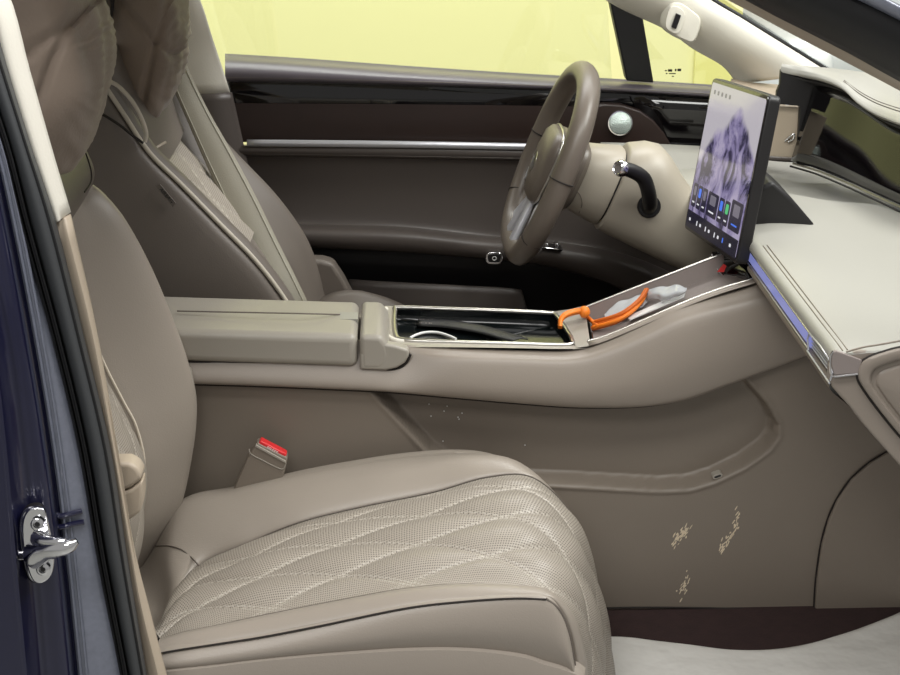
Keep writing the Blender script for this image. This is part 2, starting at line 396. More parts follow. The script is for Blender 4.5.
multi('drain_notch', [tube_data(cr1(WL([(54, 513, -.716), (60, 516, -.718), (70, 514, -.716), (82, 511, -.712)], 0), 4), .0035, 8),
                      tube_data(cr1(WL([(54, 524, -.716), (61, 527, -.718), (72, 524, -.716), (84, 522, -.712)], 0), 4), .0035, 8)], M['paint'], bp_)
# rubber seal
r0 = [(-22, -20), (-4, 60), (22, 142), (57, 222), (85, 335), (111, 450), (131, 575), (147, 675), (156, 740)]
lerp = lambda A, B, t: [(a[0]*(1-t)+b[0]*t, a[1]*(1-t)+b[1]*t) for a, b in zip(A, B)]
r0 = [(-16, -20), (3, 52), (30, 142), (57, 225), (85, 340), (111, 450), (128, 560), (147, 675), (158, 740)]
ds = thing('door_seal', 'wide grey-black rubber door seal along the blue door pillar', 'seal', W(130, 660, -.70))
surf('seal_bulb', [WL(r0, -.675), WL(lerp(r0, k0, .12), -.70), WL(lerp(r0, k0, .35), -.715), WL(lerp(r0, k0, .6), -.712), WL(lerp(r0, k0, .74), -.695)], M['rubber'], ds, nu=5, nv=5, thick=-.004)
surf('seal_lip', [WL(lerp(r0, k0, .70), -.69), WL(lerp(r0, k0, .76), -.715), WL(lerp(r0, k0, .82), -.717), WL(lerp(r0, k0, .86), -.70), WL(lerp(r0, k0, .90), -.714), WL(lerp(r0, k0, .97), -.714), WL(lerp(r0, k0, 1.02), -.70)], M['rubber_dark'], ds, nu=4, nv=5, thick=-.003)
tube('lip_edge', WL(lerp(r0, k0, .19), -.7075), .002, M['rubber_dark'], ds, n=6)
# inner trims
t8 = surf('trim_8', [WL([(-30, -60), (8, -8), (30, 70), (52, 148), (71, 212)], -.655), WL([(-60, -60), (-12, -8), (12, 70), (36, 148), (60, 220)], -.672), WL([(-70, -60), (-22, -8), (2, 70), (28, 148), (54, 224)], -.668)], M['trim_white'], nu=4, nv=5, thick=-.008)
struct(t8, 'bright ivory upper trim of the near door pillar')
t9 = surf('trim_9', [WL([(71, 214), (97, 330), (118, 450), (134, 545), (150, 610), (167, 675), (184, 740)], -.655), WL([(64, 219), (92, 332), (114, 450), (131, 550), (142, 610), (158, 675), (172, 740)], -.672), WL([(54, 224), (84, 336), (110, 450), (127, 560), (136, 610), (147, 675), (157, 740)], -.666)], M['trim_beige'], nu=4, nv=5, thick=-.008)
struct(t9, 'beige lower trim of the near door pillar')
# striker
st = thing('door_striker', 'chrome door striker bolt on the dark blue pillar', 'latch', W(36, 550, -.76))
so = [(21, 526), (25, 514), (33, 510), (42, 511), (46, 520), (51, 545), (53, 565), (50, 578), (42, 585), (33, 584), (27, 572), (22, 548)]
prism('back_plate', XZ([(a-4, b+1) for a, b in so], -.775), -.768, -.752, M['black'], st, bw=.002, smooth=3)
prism('base_plate', XZ([(a-3, b) for a, b in so], -.78), -.774, -.768, M['chrome'], st, bw=.002, smooth=3)
prism('front_plate', XZ(so, -.785), -.781, -.7745, M['chrome'], st, bw=.002, smooth=3)
for q in ((37.5, 524), (43, 569)):
    c = W(q[0], q[1], -.784)
    s = lathe('screw', c, (0, -1, .1), [(.0001, .0), (.0075, 0), (.0075, .002), (.0055, .0035), (.004, .0035), (.0035, .0015), (.0001, .0015)], M['chrome'], st, n=20)
    lathe('socket', c, (0, -1, .1), [(.0032, .0), (.0032, .0022), (.0001, .0022)], M['black'], s, n=6)
G = []
path = cr1(WL([(36, 555, -.782), (44, 552, -.795), (56, 549, -.808), (68, 546, -.812), (77, 541, -.81)], 0), 5)
vs, fs = tube_data(path, [.016, .013, .0105, .010, .0095, .008, .004], 14)
fromdata('bolt', [v for v in vs], fs, M['chrome'], st, angle=50)
vs, fs = tube_data(cr1(WL([(38, 538, -.784), (48, 541, -.80), (58, 542, -.81), (66, 541, -.812)], 0), 4), [.010, .007, .006, .003], 10)
fromdata('guide_rib', vs, fs, M['chrome'], st, angle=50)
lathe('stub', W(18, 555, -.772), (1, 0, 0), [(.006, -.003), (.006, .010)], M['chrome'], st, n=14)
# ================================================================== FLOOR SHEET
ed = [(596, 634), (612, 632), (632, 633), (655, 636), (690, 640), (730, 645), (770, 645), (805, 640), (835, 632), (865, 622), (900, 608), (940, 588)]
e3 = [WZ(a, b, .002) for a, b in ed]; rows = []
for i, t in enumerate((0, .03, .1, .25, .5, .75, 1)):
    rr = []
    for v in e3:
        x = v.x; y = v.y*(1-t)+(-.64)*t
        rr.append((x, y, -.006+.010*abs(noise.noise((x*9, y*9, 0)))*(0 if t == 0 else 1)))
    rows.append(rr)
pm = surf('paper_mat', rows, M['paper'], nu=5, nv=4, thick=-.002); tag(pm, 'crinkled white paper sheet on the dark footwell carpet', 'floor mat')
# ================================================================== PASSENGER SEAT
def quilt_grid(name, G, m, parent, sx_, sy_, amp, nolines=0, v0=0.0, ph=0.0, perf=True):
    """G: rows across (v) of points along (u); padded diamonds raised along the normal."""
    nu, nv = len(G), len(G[0]); A = np.array([[tuple(v) for v in r] for r in G])
    mid = A[nu//2]; s = np.concatenate([[0], np.cumsum(np.linalg.norm(np.diff(mid, axis=0), axis=1))])
    yv = A[:, nv//2, 1]
    S, Y = np.meshgrid(s, yv)
    vv = np.concatenate([np.zeros((1, nv)), np.cumsum(np.linalg.norm(np.diff(A, axis=0), axis=2), axis=0)], axis=0); vv = vv-vv[nu//2][None, :]
    a = S/sx_+(Y-v0)/sy_+ph; b = S/sx_-(Y-v0)/sy_+ph
    da = np.abs(a-np.round(a)); db = np.abs(b-np.round(b))
    q = np.minimum(da, 1)*2; r = np.minimum(db, 1)*2
    h = amp*(np.power(np.sin(np.pi*da), .48)*np.power(np.sin(np.pi*db), .48))
    edge = np.minimum(np.linspace(0, 1, nu), np.linspace(1, 0, nu))[:, None]*nu/6.0
    ed_ = np.clip(np.minimum(np.arange(nu), np.arange(nu)[::-1])/(nu*.17), 0, 1)[:, None]; h = h*ed_*ed_*(3-2*ed_)
    du = np.gradient(A, axis=1); dv = np.gradient(A, axis=0)
    n = np.cross(du, dv); n /= np.linalg.norm(n, axis=2, keepdims=True)+1e-12
    if n[..., 2].mean()+.3*(-n[..., 0]).mean()*0 < 0 and abs(n[..., 2].mean()) > .2: n = -n
    B = A+n*h[..., None]
    wmm = 1/(1/sx_**2+1/sy_**2)**.5
    dist = np.minimum(np.abs(da*wmm-.0028), np.abs(db*wmm-.0028))
    st = np.clip(1-dist/.0012, 0, 1)*(np.sin(2*np.pi*S/.0065) > -.45)
    st = st*np.clip(edge*3, 0, 1)
    GG = [[Vector(B[i, j]) for j in range(nv)] for i in range(nu)]
    uv = [(S[i, j], vv[i, j]) for i in range(nu) for j in range(nv)]
    return grid_mesh(name, GG, m, parent, uv=uv, attr=list(st.ravel()), angle=80)
ps = thing('passenger_seat', 'taupe leather front passenger seat with diamond quilted perforated cushion', 'seat', (-.1, -.37, .03))
U = WL([(172, 600), (200, 565), (250, 543), (300, 523), (360, 508), (433, 493), (487, 478), (532, 478), (569, 511), (586, 553), (599, 602), (606, 642), (609, 690)], -.27)
L = WL([(160, 640), (185, 632), (215, 626), (260, 616), (320, 604), (410, 588), (473, 584), (520, 587), (549, 595), (567, 611), (578, 634), (584, 665), (588, 700)], -.555)
U[0] = W(164, 625, -.40); U[1] = W(196, 568, -.28)
Mi = [(a+b)/2+Vector((0, 0, .010)) for a, b in zip(U, L)]
for i, (dx, dz) in zip(range(7, 13), ((.006, .008), (.008, .006), (.010, 0), (.010, -.002), (.010, -.002), (.010, 0))): Mi[i] = (U[i]+L[i])/2+Vector((dx, 0, dz+.006))
Mi[0] = W(160, 634, -.50)
def densify(rows, nu, nv):
    G = grid_pts(rows, nu, 30)
    out = []
    for r in G:
        d = [0]
        for i in range(1, len(r)): d.append(d[-1]+(r[i]-r[i-1]).length)
        tt = np.linspace(0, d[-1], nv); k = 0; o = []
        X = np.interp(tt, d, [v.x for v in r]); Y = np.interp(tt, d, [v.y for v in r]); Z = np.interp(tt, d, [v.z for v in r])
        out.append([Vector(q) for q in zip(X, Y, Z)])
    return out
Gq = densify([U, Mi, L], 80, 380)
_t = W(418, 547, -.43); _b = None
for _i, _r in enumerate(Gq):
    for _j, _v in enumerate(_r):
        _d = (_v-CAM).normalized().dot((_t-CAM).normalized())
        if _b is None or _d > _b[0]: _b = (_d, _i, _j)
_m = Gq[len(Gq)//2]; _s0 = sum((_m[k+1]-_m[k]).length for k in range(_b[2]))
cq = quilt_grid('cushion_insert', Gq, M['perf'], ps, .235, .088, .0125, v0=Gq[_b[1]][len(_m)//2].y, ph=-_s0/.235)
# far bolster
FC = WL([(140, 560), (178, 505), (235, 489), (300, 474), (350, 465), (405, 457), (455, 453.5), (492, 457), (518, 470), (542, 500), (562, 550), (576, 600), (584, 660)], -.175)
FM = [(a+b)/2+Vector((0, 0, .014)) for a, b in zip(U, FC)]
FM[0] = (W(160, 600, -.3)); FM[1] = W(176, 545, -.24)
FO = [v+Vector((0, .035, -.03)) for v in FC]; FB = [Vector((v.x, -.14, .05)) for v in FC]
Us = [v+Vector((0, .003, -.010)) for v in U]
_k = [Us, [u.lerp(m_, .15)+Vector((0, 0, .002)) for u, m_ in zip(U, FM)], FM, FC, FO, FB]
_pre = [W(140, 655, -.45), W(136, 645, -.42), W(126, 612, -.30), W(112, 572, -.175), W(112, 575, -.14), Vector((-.42, -.14, .05))]
fb = surf('cushion_bolster', [[p]+r for p, r in zip(_pre, _k)], M['leather'], ps, nu=6, nv=8)
_bv = bvh_of(fb, cq)
# bolster back seam + back corner
tube('seam', snap([(199, 566), (192, 558), (182, 550), (170, 546), (156, 546)], _bv, .0004), .0014, M['leather_dark'], fb, n=6)
tube('seam', [u+Vector((0, .0015, .001)) for u in U[1:10]], .0010, M['leather_dark'], fb, n=6)
tube('piping', [v+Vector((0, .002, .0005)) for v in FC[6:10]], .0015, M['leather'], fb, n=6)
# near bolster
NS = WL([(158, 652), (185, 647), (215, 641), (260, 634), (320, 622), (405, 605), (465, 598), (515, 594.5), (548, 595.5), (563, 608), (573, 630), (579, 660), (582, 700)], -.60)
NM = [(a*.45+b*.55)+Vector((0, 0, .008)) for a, b in zip(L, NS)]
for i in range(9, 13): NM[i] = (L[i]+NS[i])/2+Vector((.006, -.006, .002))
Ls = [v+Vector((0, -.002, -.008)) for v in L]
nb = surf('cushion_bolster', [Ls, [l.lerp(n_, .2)+Vector((0, 0, .001)) for l, n_ in zip(L, NM)], NM, NS, [v+Vector((-.006, .002, -.010)) for v in NS]], M['leather'], ps, nu=6, nv=8)
tube('seam', [l+Vector((0, -.0015, .0005)) for l in L[:9]], .0014, M['leather_dark'], nb, n=6)
# side valance
VT = WL([(120, 664), (160, 652), (215, 643), (260, 636), (320, 624.5), (405, 607), (465, 600), (515, 597), (546, 598), (560, 610), (569, 632), (575, 664), (577, 676)], -.606)
VB = WL([(120, 675), (160, 672), (215, 667), (260, 662), (320, 657), (405, 652), (465, 652), (515, 657), (540, 664), (556, 668), (566, 671), (572, 674), (576, 677)], -.606)
VMd = [(a+b)/2+Vector((0, -.014, 0)) for a, b in zip(VT, VB)]
va = surf('side_valance', [[v+Vector((0, .012, 0)) for v in VT], [v+Vector((0, -.003, -.004)) for v in VT], VMd, [v+Vector((0, -.006, .002)) for v in VB], [v+Vector((0, .006, -.002)) for v in VB]], M['leather'], ps, nu=5, nv=8)
tube('seam', [v+Vector((0, -.002, -.001)) for v in VT[:9]], .0013, M['seam'], va, n=6)
tube('seam', [v+Vector((0, -.001, 0)) for v in VT[8:]], .0015, M['leather_dark'], va, n=6)
tube('seam', [v+Vector((0, -.004, .001)) for v in VB], .0016, M['leather_dark'], va, n=6)
tube('shadow_gap', [v+Vector((0, .004, -.0045)) for v in VB], .0026, M['seam'], va, n=6)
BT = [v+Vector((0, .006, -.007)) for v in VB]
surf('seat_base', [BT, [v+Vector((0, -.008, -.006)) for v in BT], [Vector((v.x, -.605, .06)) for v in BT], [Vector((v.x, -.58, .03)) for v in BT]], M['leather'], ps, nu=4, nv=6, thick=.02)
# hidden core of the cushion that fills the volume down to the rails
prism('cushion_base', [(-.33, .03), (.24, .03), (.255, .12), (.18, .225), (0, .205), (-.26, .15), (-.33, .13)], -.59, -.16, M['leather_dark'], ps, bw=.01)
box('seat_rail', (-.05, -.55, .0055), (.5, .03, .05), M['black'], ps, bw=.002); box('seat_rail', (-.05, -.2, .0055), (.5, .03, .05), M['black'], ps, bw=.002)
# ---- backrest
def backrest(prefix, parent, stations, yin, yout, m_b, m_in, m_side, depth_back, piping, wb=.11, near_drop=.0, quilt=None, side_bulge=.02):
    """stations: (crest point Vector at inboard bolster, seam depth e). yin: inboard y, yout: outboard y. Front faces -> +n."""
    C = [s[0] for s in stations]; N = []
    for i in range(len(C)):
        t = C[min(i+1, len(C)-1)]-C[max(i-1, 0)]; t.y = 0; t.normalize(); n = Vector((-t.z, 0, t.x))
        if n.x < 0: n = -n
        N.append(n)
    sg = 1 if yout > yin else -1
    def row(y, fn): return [Vector((c.x, 0, c.z))+n*fn(e)+Vector((0, y, 0)) for c, n, (_, e) in zip(C, N, stations)]
    def bol(y0, s, drop):
        return [row(y0, lambda e: -depth_back), row(y0-s*side_bulge, lambda e: -depth_back*.55), row(y0-s*side_bulge*.6, lambda e: -.035-drop), row(y0+s*.008, lambda e: -.010-drop),
                row(y0+s*.035, lambda e: 0-drop), row(y0+s*.065, lambda e: -.010-drop-.18*e), row(y0+s*(wb-.01), lambda e: -e*.86-drop*.2), row(y0+s*wb, lambda e: -e-.012)]
    b1 = surf(prefix+'bolster', bol(yin, sg, 0), m_b, parent, nu=5, nv=6)
    b2 = surf(prefix+'bolster', bol(yout, -sg, near_drop), m_b, parent, nu=5, nv=6)
    R = [row(yin+sg*(wb-.006), lambda e: -e-.010), row(yin+sg*(wb+.05), lambda e: -e+.006), row((yin+yout)/2, lambda e: -e+.010), row(yout-sg*(wb+.05), lambda e: -e+.006), row(yout-sg*(wb-.006), lambda e: -e-.010)]
    if quilt:
        Gd = densify(R, 30, 260); quilt_grid(prefix+'insert', Gd, m_in, parent, *quilt)
    else: surf(prefix+'insert', R, m_in, parent, nu=5, nv=5)
    surf(prefix+'shell', [row(yin, lambda e: -depth_back+.004), row(yin+sg*.03, lambda e: -depth_back-.02), row((yin+yout)/2, lambda e: -depth_back-.035), row(yout-sg*.03, lambda e: -depth_back-.02), row(yout, lambda e: -depth_back+.004)], m_side, parent, nu=4, nv=4)
    if piping: tube('piping', [v+n*.001 for v, n in zip(row(yin-sg*0+sg*.004, lambda e: -.008), N)], .004, piping, b1, n=8)
    tube('seam', [v+n*.004 for v, n in zip(row(yin+sg*(wb-.004), lambda e: -e-.002), N)], .002, M['thread'], b1, n=6)
    return b1, b2, row, N
stn = [((128, 600), .04), ((148, 568), .05), ((178, 515), .055), ((192, 455), .064), ((196, 410), .080), ((190, 373), .092), ((176, 330), .10), ((151, 270), .10), ((125, 222), .095), ((104, 196), .085), ((92, 186), .08)]
st_p = [(W(a, b, -.175), e) for (a, b), e in stn]
b1, b2, rowp, Np = backrest('back_', ps, st_p, -.14, -.585, M['leather'], M['perf'], M['leather'], .13, None, near_drop=.115, quilt=(.19, .10, .008))
tube('piping', [v+n*.0012 for v, n in list(zip(rowp(-.152, lambda e: -.004), Np))[1:6]], .0018, M['lid'], b1, n=6)
cv = [W(a, b, -.62) for a, b in ((100, 492), (122, 489), (133, 485.5), (143.5, 477), (144, 494), (142, 508), (126, 520), (110, 526))]
sc_ = prism('recliner_cover', [(v.x, v.z) for v in cv], -.632, -.60, M['trim_beige'], ps, bw=.004, seg=4)
cv = [W(a, b, -.62) for a, b in ((100, 490.5), (122, 487.5), (132, 484), (143, 475.5), (142.5, 470), (138, 463), (130, 459), (118, 459), (100, 462))]
prism('cover_cap', [(v.x, v.z) for v in cv], -.632, -.60, M['trim_beige'], sc_, bw=.005, seg=4)
# upper padded part of the backrest under the pillow
st_u = [(W(a, b, -.20), e) for (a, b), e in [((82, 200), .03), ((92, 186), .035), ((94, 172), .035), ((88, 156), .035), ((80, 142), .035), ((64, 110), .035), ((48, 70), .035)]]
C = [s[0] for s in st_u]
rows = []
for y, d in ((-.17, -.11), (-.165, -.05), (-.175, -.01), (-.21, 0), (-.37, .004), (-.53, 0), (-.565, -.01), (-.575, -.05), (-.57, -.11)):
    rows.append([Vector((c.x+d*.93, y, c.z+d*.35)) for c in C])
hu = surf('shoulder_pad', rows, M['leather_dark'], ps, nu=4, nv=5)
tube('seam', snap([(80, 145), (85, 153), (89, 164), (91, 174), (90, 183), (84, 192)], bvh_of(hu), .0004), .0013, M['seam'], hu, n=6)
# headrest (mostly behind the pillow)
def puff(name, out, Y, hw, m, parent=None, power=2.6, wr=.004, seams=(), lat=40, sm=8, freq=16, skew=0, seed=0):
    o = cr1([Vector((a, 0, b)) for a, b in out], sm, True); c = sum(o, Vector())/len(o); n = len(o); G = []
    ST = [(v, -(1-v**power)**(1/power)) for v in np.linspace(.001, .6, 16)]
    f0 = math.asin(.6**(power/2))
    ST += [(math.sin(f)**(2/power), -math.cos(f)**(2/power)) for f in np.linspace(f0, math.pi/2, 20)[1:]]
    ST += [(a_, -b_) for a_, b_ in reversed(ST[:-1])]
    for s, t in ST:
        s = float(s); t = float(t); r = []
        for j, p in enumerate(o):
            q = c+(p-c)*s+Vector((0, Y+t*hw, 0))
            ang = math.atan2(p.z-c.z, p.x-c.x)
            w = wr*(noise.noise((q.x*40+seed, q.y*24, q.z*9))*1.3+noise.noise((q.x*16+seed, q.y*16, q.z*18))*1.3+math.sin(ang*freq*2+5*noise.noise((p.x*12, t*2, p.z*12+seed)))*.4*s**3)*min(1, s*1.2)*min(1, s*1.2)
            dr = (p-c).normalized(); nrm = Vector((dr.x*s, t*.8, dr.z*s)).normalized()
            for (ax, az, bx_, bz) in seams:
                ex, ez = bx_-ax, bz-az; L_ = math.hypot(ex, ez); dd = abs((q.x-ax)*ez-(q.z-az)*ex)/L_
                w -= .008*math.exp(-(dd/.006)**2)
            r.append(q+nrm*w)
        G.append(r+[r[0]])
    return grid_mesh(name, G, m, parent, angle=80)
def px2(l, Y): return XZ(l, Y)
pp = thing('headrest_pillow', 'brown suede pillow strapped to the headrest of the near passenger seat', 'pillow', W(60, 160, -.37), 'suede headrest pillows')
out = px2([(100, 10), (107, 34), (107.5, 65), (103, 100), (93, 135), (80, 158), (68, 168), (54, 158), (34, 120), (14, 70), (0, 10), (-8, -60), (20, -100), (60, -100), (86, -50)], -.37)
sA = W(73, 18, -.47); sB = W(42, 98, -.47); sC = W(18, 60, -.47); sD = W(73, 18, -.47)
puff('pillow_body', out, -.37, .135, M['suede'], pp, seams=[(sA.x, sA.z, sB.x, sB.z), (sC.x, sC.z, sD.x, sD.z)], power=2.8, wr=.0045)
hr = px2([(60, 0), (50, 60), (64, 120), (76, 150), (60, 158), (30, 120), (5, 60), (-20, -60), (30, -70)], -.37)
o = puff('headrest', hr, -.37, .10, M['leather_dark'], ps, wr=0)
# ================================================================== DRIVER SEAT
dsx = thing('driver_seat', 'taupe driver seat, shade painted into its leather, with pale piping behind the armrest console', 'seat', (-.25, .37, .03))
stn = [((318, 385), .035), ((310, 350), .038), ((300, 320), .042), ((285, 293), .046), ((258, 258), .05), ((222, 221), .052), ((185, 183), .052), ((152, 150), .05), ((128, 114), .045), ((108, 84), .04)]
st_d = [(W(a, b, .15), e) for (a, b), e in stn]
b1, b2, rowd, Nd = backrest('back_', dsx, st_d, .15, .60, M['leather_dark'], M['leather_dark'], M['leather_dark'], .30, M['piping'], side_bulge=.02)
# shoulder wing seam on the inboard side
C8 = rowd(.142, lambda e: -.02); C9 = rowd(.13, lambda e: -.20)
tube('seam', [W(143, 143, .138), W(132, 135, .132), W(118, 124, .13), (W(100, 113, .13)), W(85, 106, .13)], .0025, M['seam'], b1, n=6)
tube('piping', [W(104, 79, .145), W(118, 86, .139), W(132, 101, .138), W(141, 117, .138), W(146, 132, .140), W(145, 142, .140)], .0036, M['piping'], b1, n=8)
# airbag tag: the raised letters
at_ = prism('airbag_tag', XZ([(156, 186), (160, 184), (176, 203), (173, 207)], .128), .1275, .1300, M['leather_dark'], b1, bw=.0006)
def text_obj(name, s, size, m, parent, Mx, ext=.0002, local=False):
    cu_ = bpy.data.curves.new(name, 'FONT'); cu_.body = s; cu_.size = size; cu_.extrude = ext; cu_.align_x = 'CENTER'; cu_.align_y = 'CENTER'
    to = bpy.data.objects.new(name, cu_); COL.objects.link(to); dg = bpy.context.evaluated_depsgraph_get()
    me = bpy.data.meshes.new_from_object(to.evaluated_get(dg)); bpy.data.objects.remove(to)
    me.transform(Mx); me.materials.clear()
    return link(name, me, m, parent, local)
def frame_m(o, ex, ey):
    ex = Vector(ex).normalized(); ez = ex.cross(Vector(ey)).normalized(); ey = ez.cross(ex)
    m_ = Matrix((ex, ey, ez)).transposed().to_4x4(); m_.translation = Vector(o); return m_
a_, b_ = W(159, 187, .127), W(174, 204, .127)
text_obj('airbag_letters', 'AIRBAG', .0085, M['black'], at_, frame_m((a_+b_)/2+Vector((0, -.0005, 0)), b_-a_, Vector((.6, 0, .8))))
# mesh patch and roll at the upper insert
mp = densify([WL([(150, 142), (168, 170), (190, 205), (215, 250)], .25), WL([(165, 138), (184, 168), (204, 205), (226, 250)], .37), WL([(186, 136), (204, 166), (224, 205), (246, 250)], .50)], 20, 60)
mp = [[v+Vector((-.012, 0, 0)) for v in r] for r in mp]
rows = []
# ventilated panel
uvp = None
Ivent = [rowd(y, lambda e: -e+.013)[4:8] for y in (.27, .32, .37, .43, .48)]
Gv = densify(Ivent, 14, 60)
quilt_grid('ventilated_panel', Gv, M['perf'], dsx, .19, .10, .006)
# shoulder pad / neck area under the pillow
rows = [[W(150, 155, .20), W(146, 130, .20), W(128, 90, .20), W(112, 50, .20)]]
nk = [((168, 158), 0), ((160, 140), 0), ((150, 112), 0), ((136, 80), 0), ((120, 40), 0)]
rows = []
for y, d in ((.17, -.10), (.18, -.03), (.21, 0), (.37, .008), (.53, 0), (.565, -.03), (.575, -.10)):
    rows.append([W(a, b, .30)+Vector((d*.9, y-.30, d*.4)) for (a, b), _ in nk])
sp = surf('shoulder_pad', rows, M['leather_dark'], dsx, nu=4, nv=5)
tube('seam', [W(146, 152, .20), W(152, 150, .22), W(159, 146, .24), (W(166, 142, .25))], .0022, M['thread'], sp, n=6)
hd = px2([(120, -30), (118, 5), (114, 24), (104, 36), (92, 20), (80, -40), (100, -70)], .30)
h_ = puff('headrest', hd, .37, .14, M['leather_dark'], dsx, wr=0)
tube('piping', [W(113, -10, .232), W(112, 8, .232), (W(109, 22, .232)), W(101, 32, .235)], .003, M['seam'], h_, n=6)
# cushion
rows = []
for y, z, x1 in ((.14, .10, .30), (.145, .27, .30), (.19, .315, .28), (.25, .275, .33), (.37, .285, .35), (.49, .275, .33), (.55, .318, .29), (.60, .27, .30), (.605, .10, .30)):
    zz = z; k_ = .80 if z > .12 else 1
    rows.append([(-.25, y, min(zz, .24)), (-.12, y, zz), (-.02, y, zz*(.96 if k_ < 1 else 1)), (.08, y, zz*k_), (x1-.12, y, zz*k_), (x1-.06, y, zz*k_*.9), (x1-.05, y, .08)])
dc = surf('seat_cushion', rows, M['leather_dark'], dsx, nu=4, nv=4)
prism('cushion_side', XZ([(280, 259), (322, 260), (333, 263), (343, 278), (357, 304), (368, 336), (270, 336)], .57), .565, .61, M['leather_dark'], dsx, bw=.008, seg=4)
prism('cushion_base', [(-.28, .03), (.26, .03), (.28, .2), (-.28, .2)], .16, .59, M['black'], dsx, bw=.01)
# pillow
dp = thing('headrest_pillow', 'brown suede pillow strapped to the headrest of the far driver seat', 'pillow', W(150, 118, .37), 'suede headrest pillows')
out = px2([(182, -10), (187, 20), (187, 48), (181, 74), (170, 99), (157, 114), (145, 118), (133, 109), (121, 92), (113, 62), (112, 20), (116, -30), (130, -70), (165, -65)], .37)
a_ = W(166, 2, .25); b_ = W(147, 84, .25); c_ = W(140, 110, .25); e_ = W(128, 10, .25); f_ = W(156, 40, .25)
puff('pillow_body', out, .37, .13, M['suede'], dp, seams=[(a_.x, a_.z, b_.x, b_.z), (e_.x, e_.z, f_.x, f_.z)], power=2.8, wr=.006, seed=5, freq=13)
# belt
bp1 = [(168, 48), (184, 86), (200, 120), (217, 154), (240, 200), (263, 248), (284, 290), (303, 330)]
wd = [19, 20, 22, 26, 29, 30, 30, 30]; yb = [.57, .54, .50, .46, .41, .36, .32, .30]
Lr = []; Rr = []; Mr = []
for (a, b), w_, y in zip(bp1, wd, yb):
    Lr.append(W(a-w_/2, b+w_*.22, y-.012)); Rr.append(W(a+w_/2, b-w_*.22, y+.012)); Mr.append(W(a, b, y-.003))
sb = thing('seat_belt', 'grey woven seat belt strap hanging across the driver seat', 'seat belt', Mr[-1])
bm_ = surf('webbing', [Lr, Mr, Rr], M['belt'], sb, nu=5, nv=6, thick=.0014)
for t in (.12, .38, .62, .88):
    tube('woven_stripe', [l.lerp(r, t)+Vector((.0004, -.0012, .0003)) for l, r in zip(Lr, Rr)], .0011, M['belt_edge'], bm_, n=6)
# buckle of passenger belt
bk = thing('belt_buckle', 'seat belt buckle with red press button between passenger seat and console', 'buckle', W(262, 490, -.15))
bq = px2([(232, 492), (250, 452), (258, 441), (288, 456), (284, 474), (276, 490), (262, 520), (225, 520)], -.165)
prism('buckle_body', bq, -.172, -.150, M['leather_panel'], bk, bw=.003)
ra_, rb_ = W(257, 442.5, -.166), W(286.5, 458, -.166)
ex = (rb_-ra_); ln = ex.length; ex.normalize(); ang = math.atan2(ex.z, ex.x)
R = Matrix.Rotation(-ang, 3, 'Y')
btn = box('press_button', (ra_+rb_)/2+Vector((.001, .004, .002)), (ln*.90, .017, .010), M['red'], bk, bw=.002, R=R)
cn = (ra_+rb_)/2+Vector((.001, -.0049, .0018))
text_obj('press_letters', 'PRESS', .0075, M['card'], btn, frame_m(cn, ex, R @ Vector((0, 0, 1))))
prism('pale_lip', px2([(256, 445), (286, 461.5), (285.5, 463.5), (255, 447)], -.175), -.1745, -.166, M['lid'], bk, bw=.0005)
tube('seam', [v for v in WL([(249, 449), (251, 454), (262, 460), (276, 467), (283, 469), (286, 463)], -.1725)], .0009, M['lid'], bk, n=6, sm=4)
# ================================================================== CENTRE CONSOLE
cc = thing('center_console', 'taupe centre console running between the seats with armrest lid, black tray and sloped front pad', 'console', (.2, -.02, 0))
def ywall(l): return WL(l, 0)
TE = [(120, 336), (240, 337), (360, 341), (400, 345), (450, 348.5), (520, 351), (572, 351), (605, 341), (640, 325), (680, 306), (752, 287), (800, 262)]
MD = [(120, 352), (240, 352), (360, 356), (400, 358), (450, 360), (520, 363), (572, 364), (610, 356), (648, 342), (690, 325), (765, 305), (810, 290)]
M2 = [(120, 372), (240, 374), (360, 379), (400, 382), (450, 385), (520, 389), (572, 391), (625, 385), (664, 376), (705, 362), (790, 338), (850, 320)]
LE = [(120, 381), (240, 384), (360, 389), (400, 391.5), (450, 396), (520, 402), (580, 406), (640, 405), (684, 398), (730, 382), (820, 349), (880, 325)]
a0 = WL(TE, -.103); a1 = [W(p[0], p[1], -.113 if p[0] < 405 else -.128) for p in MD]; a2 = [W(p[0], p[1], -.134 if p[0] < 405 else -.142) for p in M2]; a3 = WL(LE, -.138)
surf('console_body', [[v+Vector((0, .008, -.001)) for v in a0], a0, [p.lerp(q, .35)+Vector((0, -.003, 0)) for p, q in zip(a0, a1)], a1, a2, a3, [v+Vector((0, .012, -.006)) for v in a3], [v+Vector((0, .03, -.004)) for v in a3]], M['leather_side'], cc, nu=5, nv=5)
g0 = tube('shadow_gap', [v+Vector((0, .016, -.006)) for v in a3], .005, M['seam'], cc, n=8)
# lower side panel with the storage pocket
YP = -.116
pocket = XZ([(330, 330), (372, 390), (384, 404), (430, 453), (470, 478), (520, 483), (560, 484.5), (620, 488), (660, 490), (690, 488.5), (715, 481), (745, 466.5), (768, 450), (777.5, 437), (777, 424), (766, 404), (742, 377), (720, 340)], YP)
top = [(v.x, v.z+.015) for v in WL(LE, -.112)]
tx = [p[0] for p in top]; tz = [p[1] for p in top]
NX, NZ = 330, 130
xs = np.linspace(-.42, .98, NX); ztop = np.interp(xs, tx, tz)
Xg, Tg = np.meshgrid(xs, np.linspace(0, 1, NZ)); Zg = -.014+Tg*(ztop[None, :]+.014)
sd = polysd(Xg, Zg, pocket)
dep = .040*sstep((sd+.001)/.007)-.0025*np.exp(-((sd+.004)/.0035)**2)
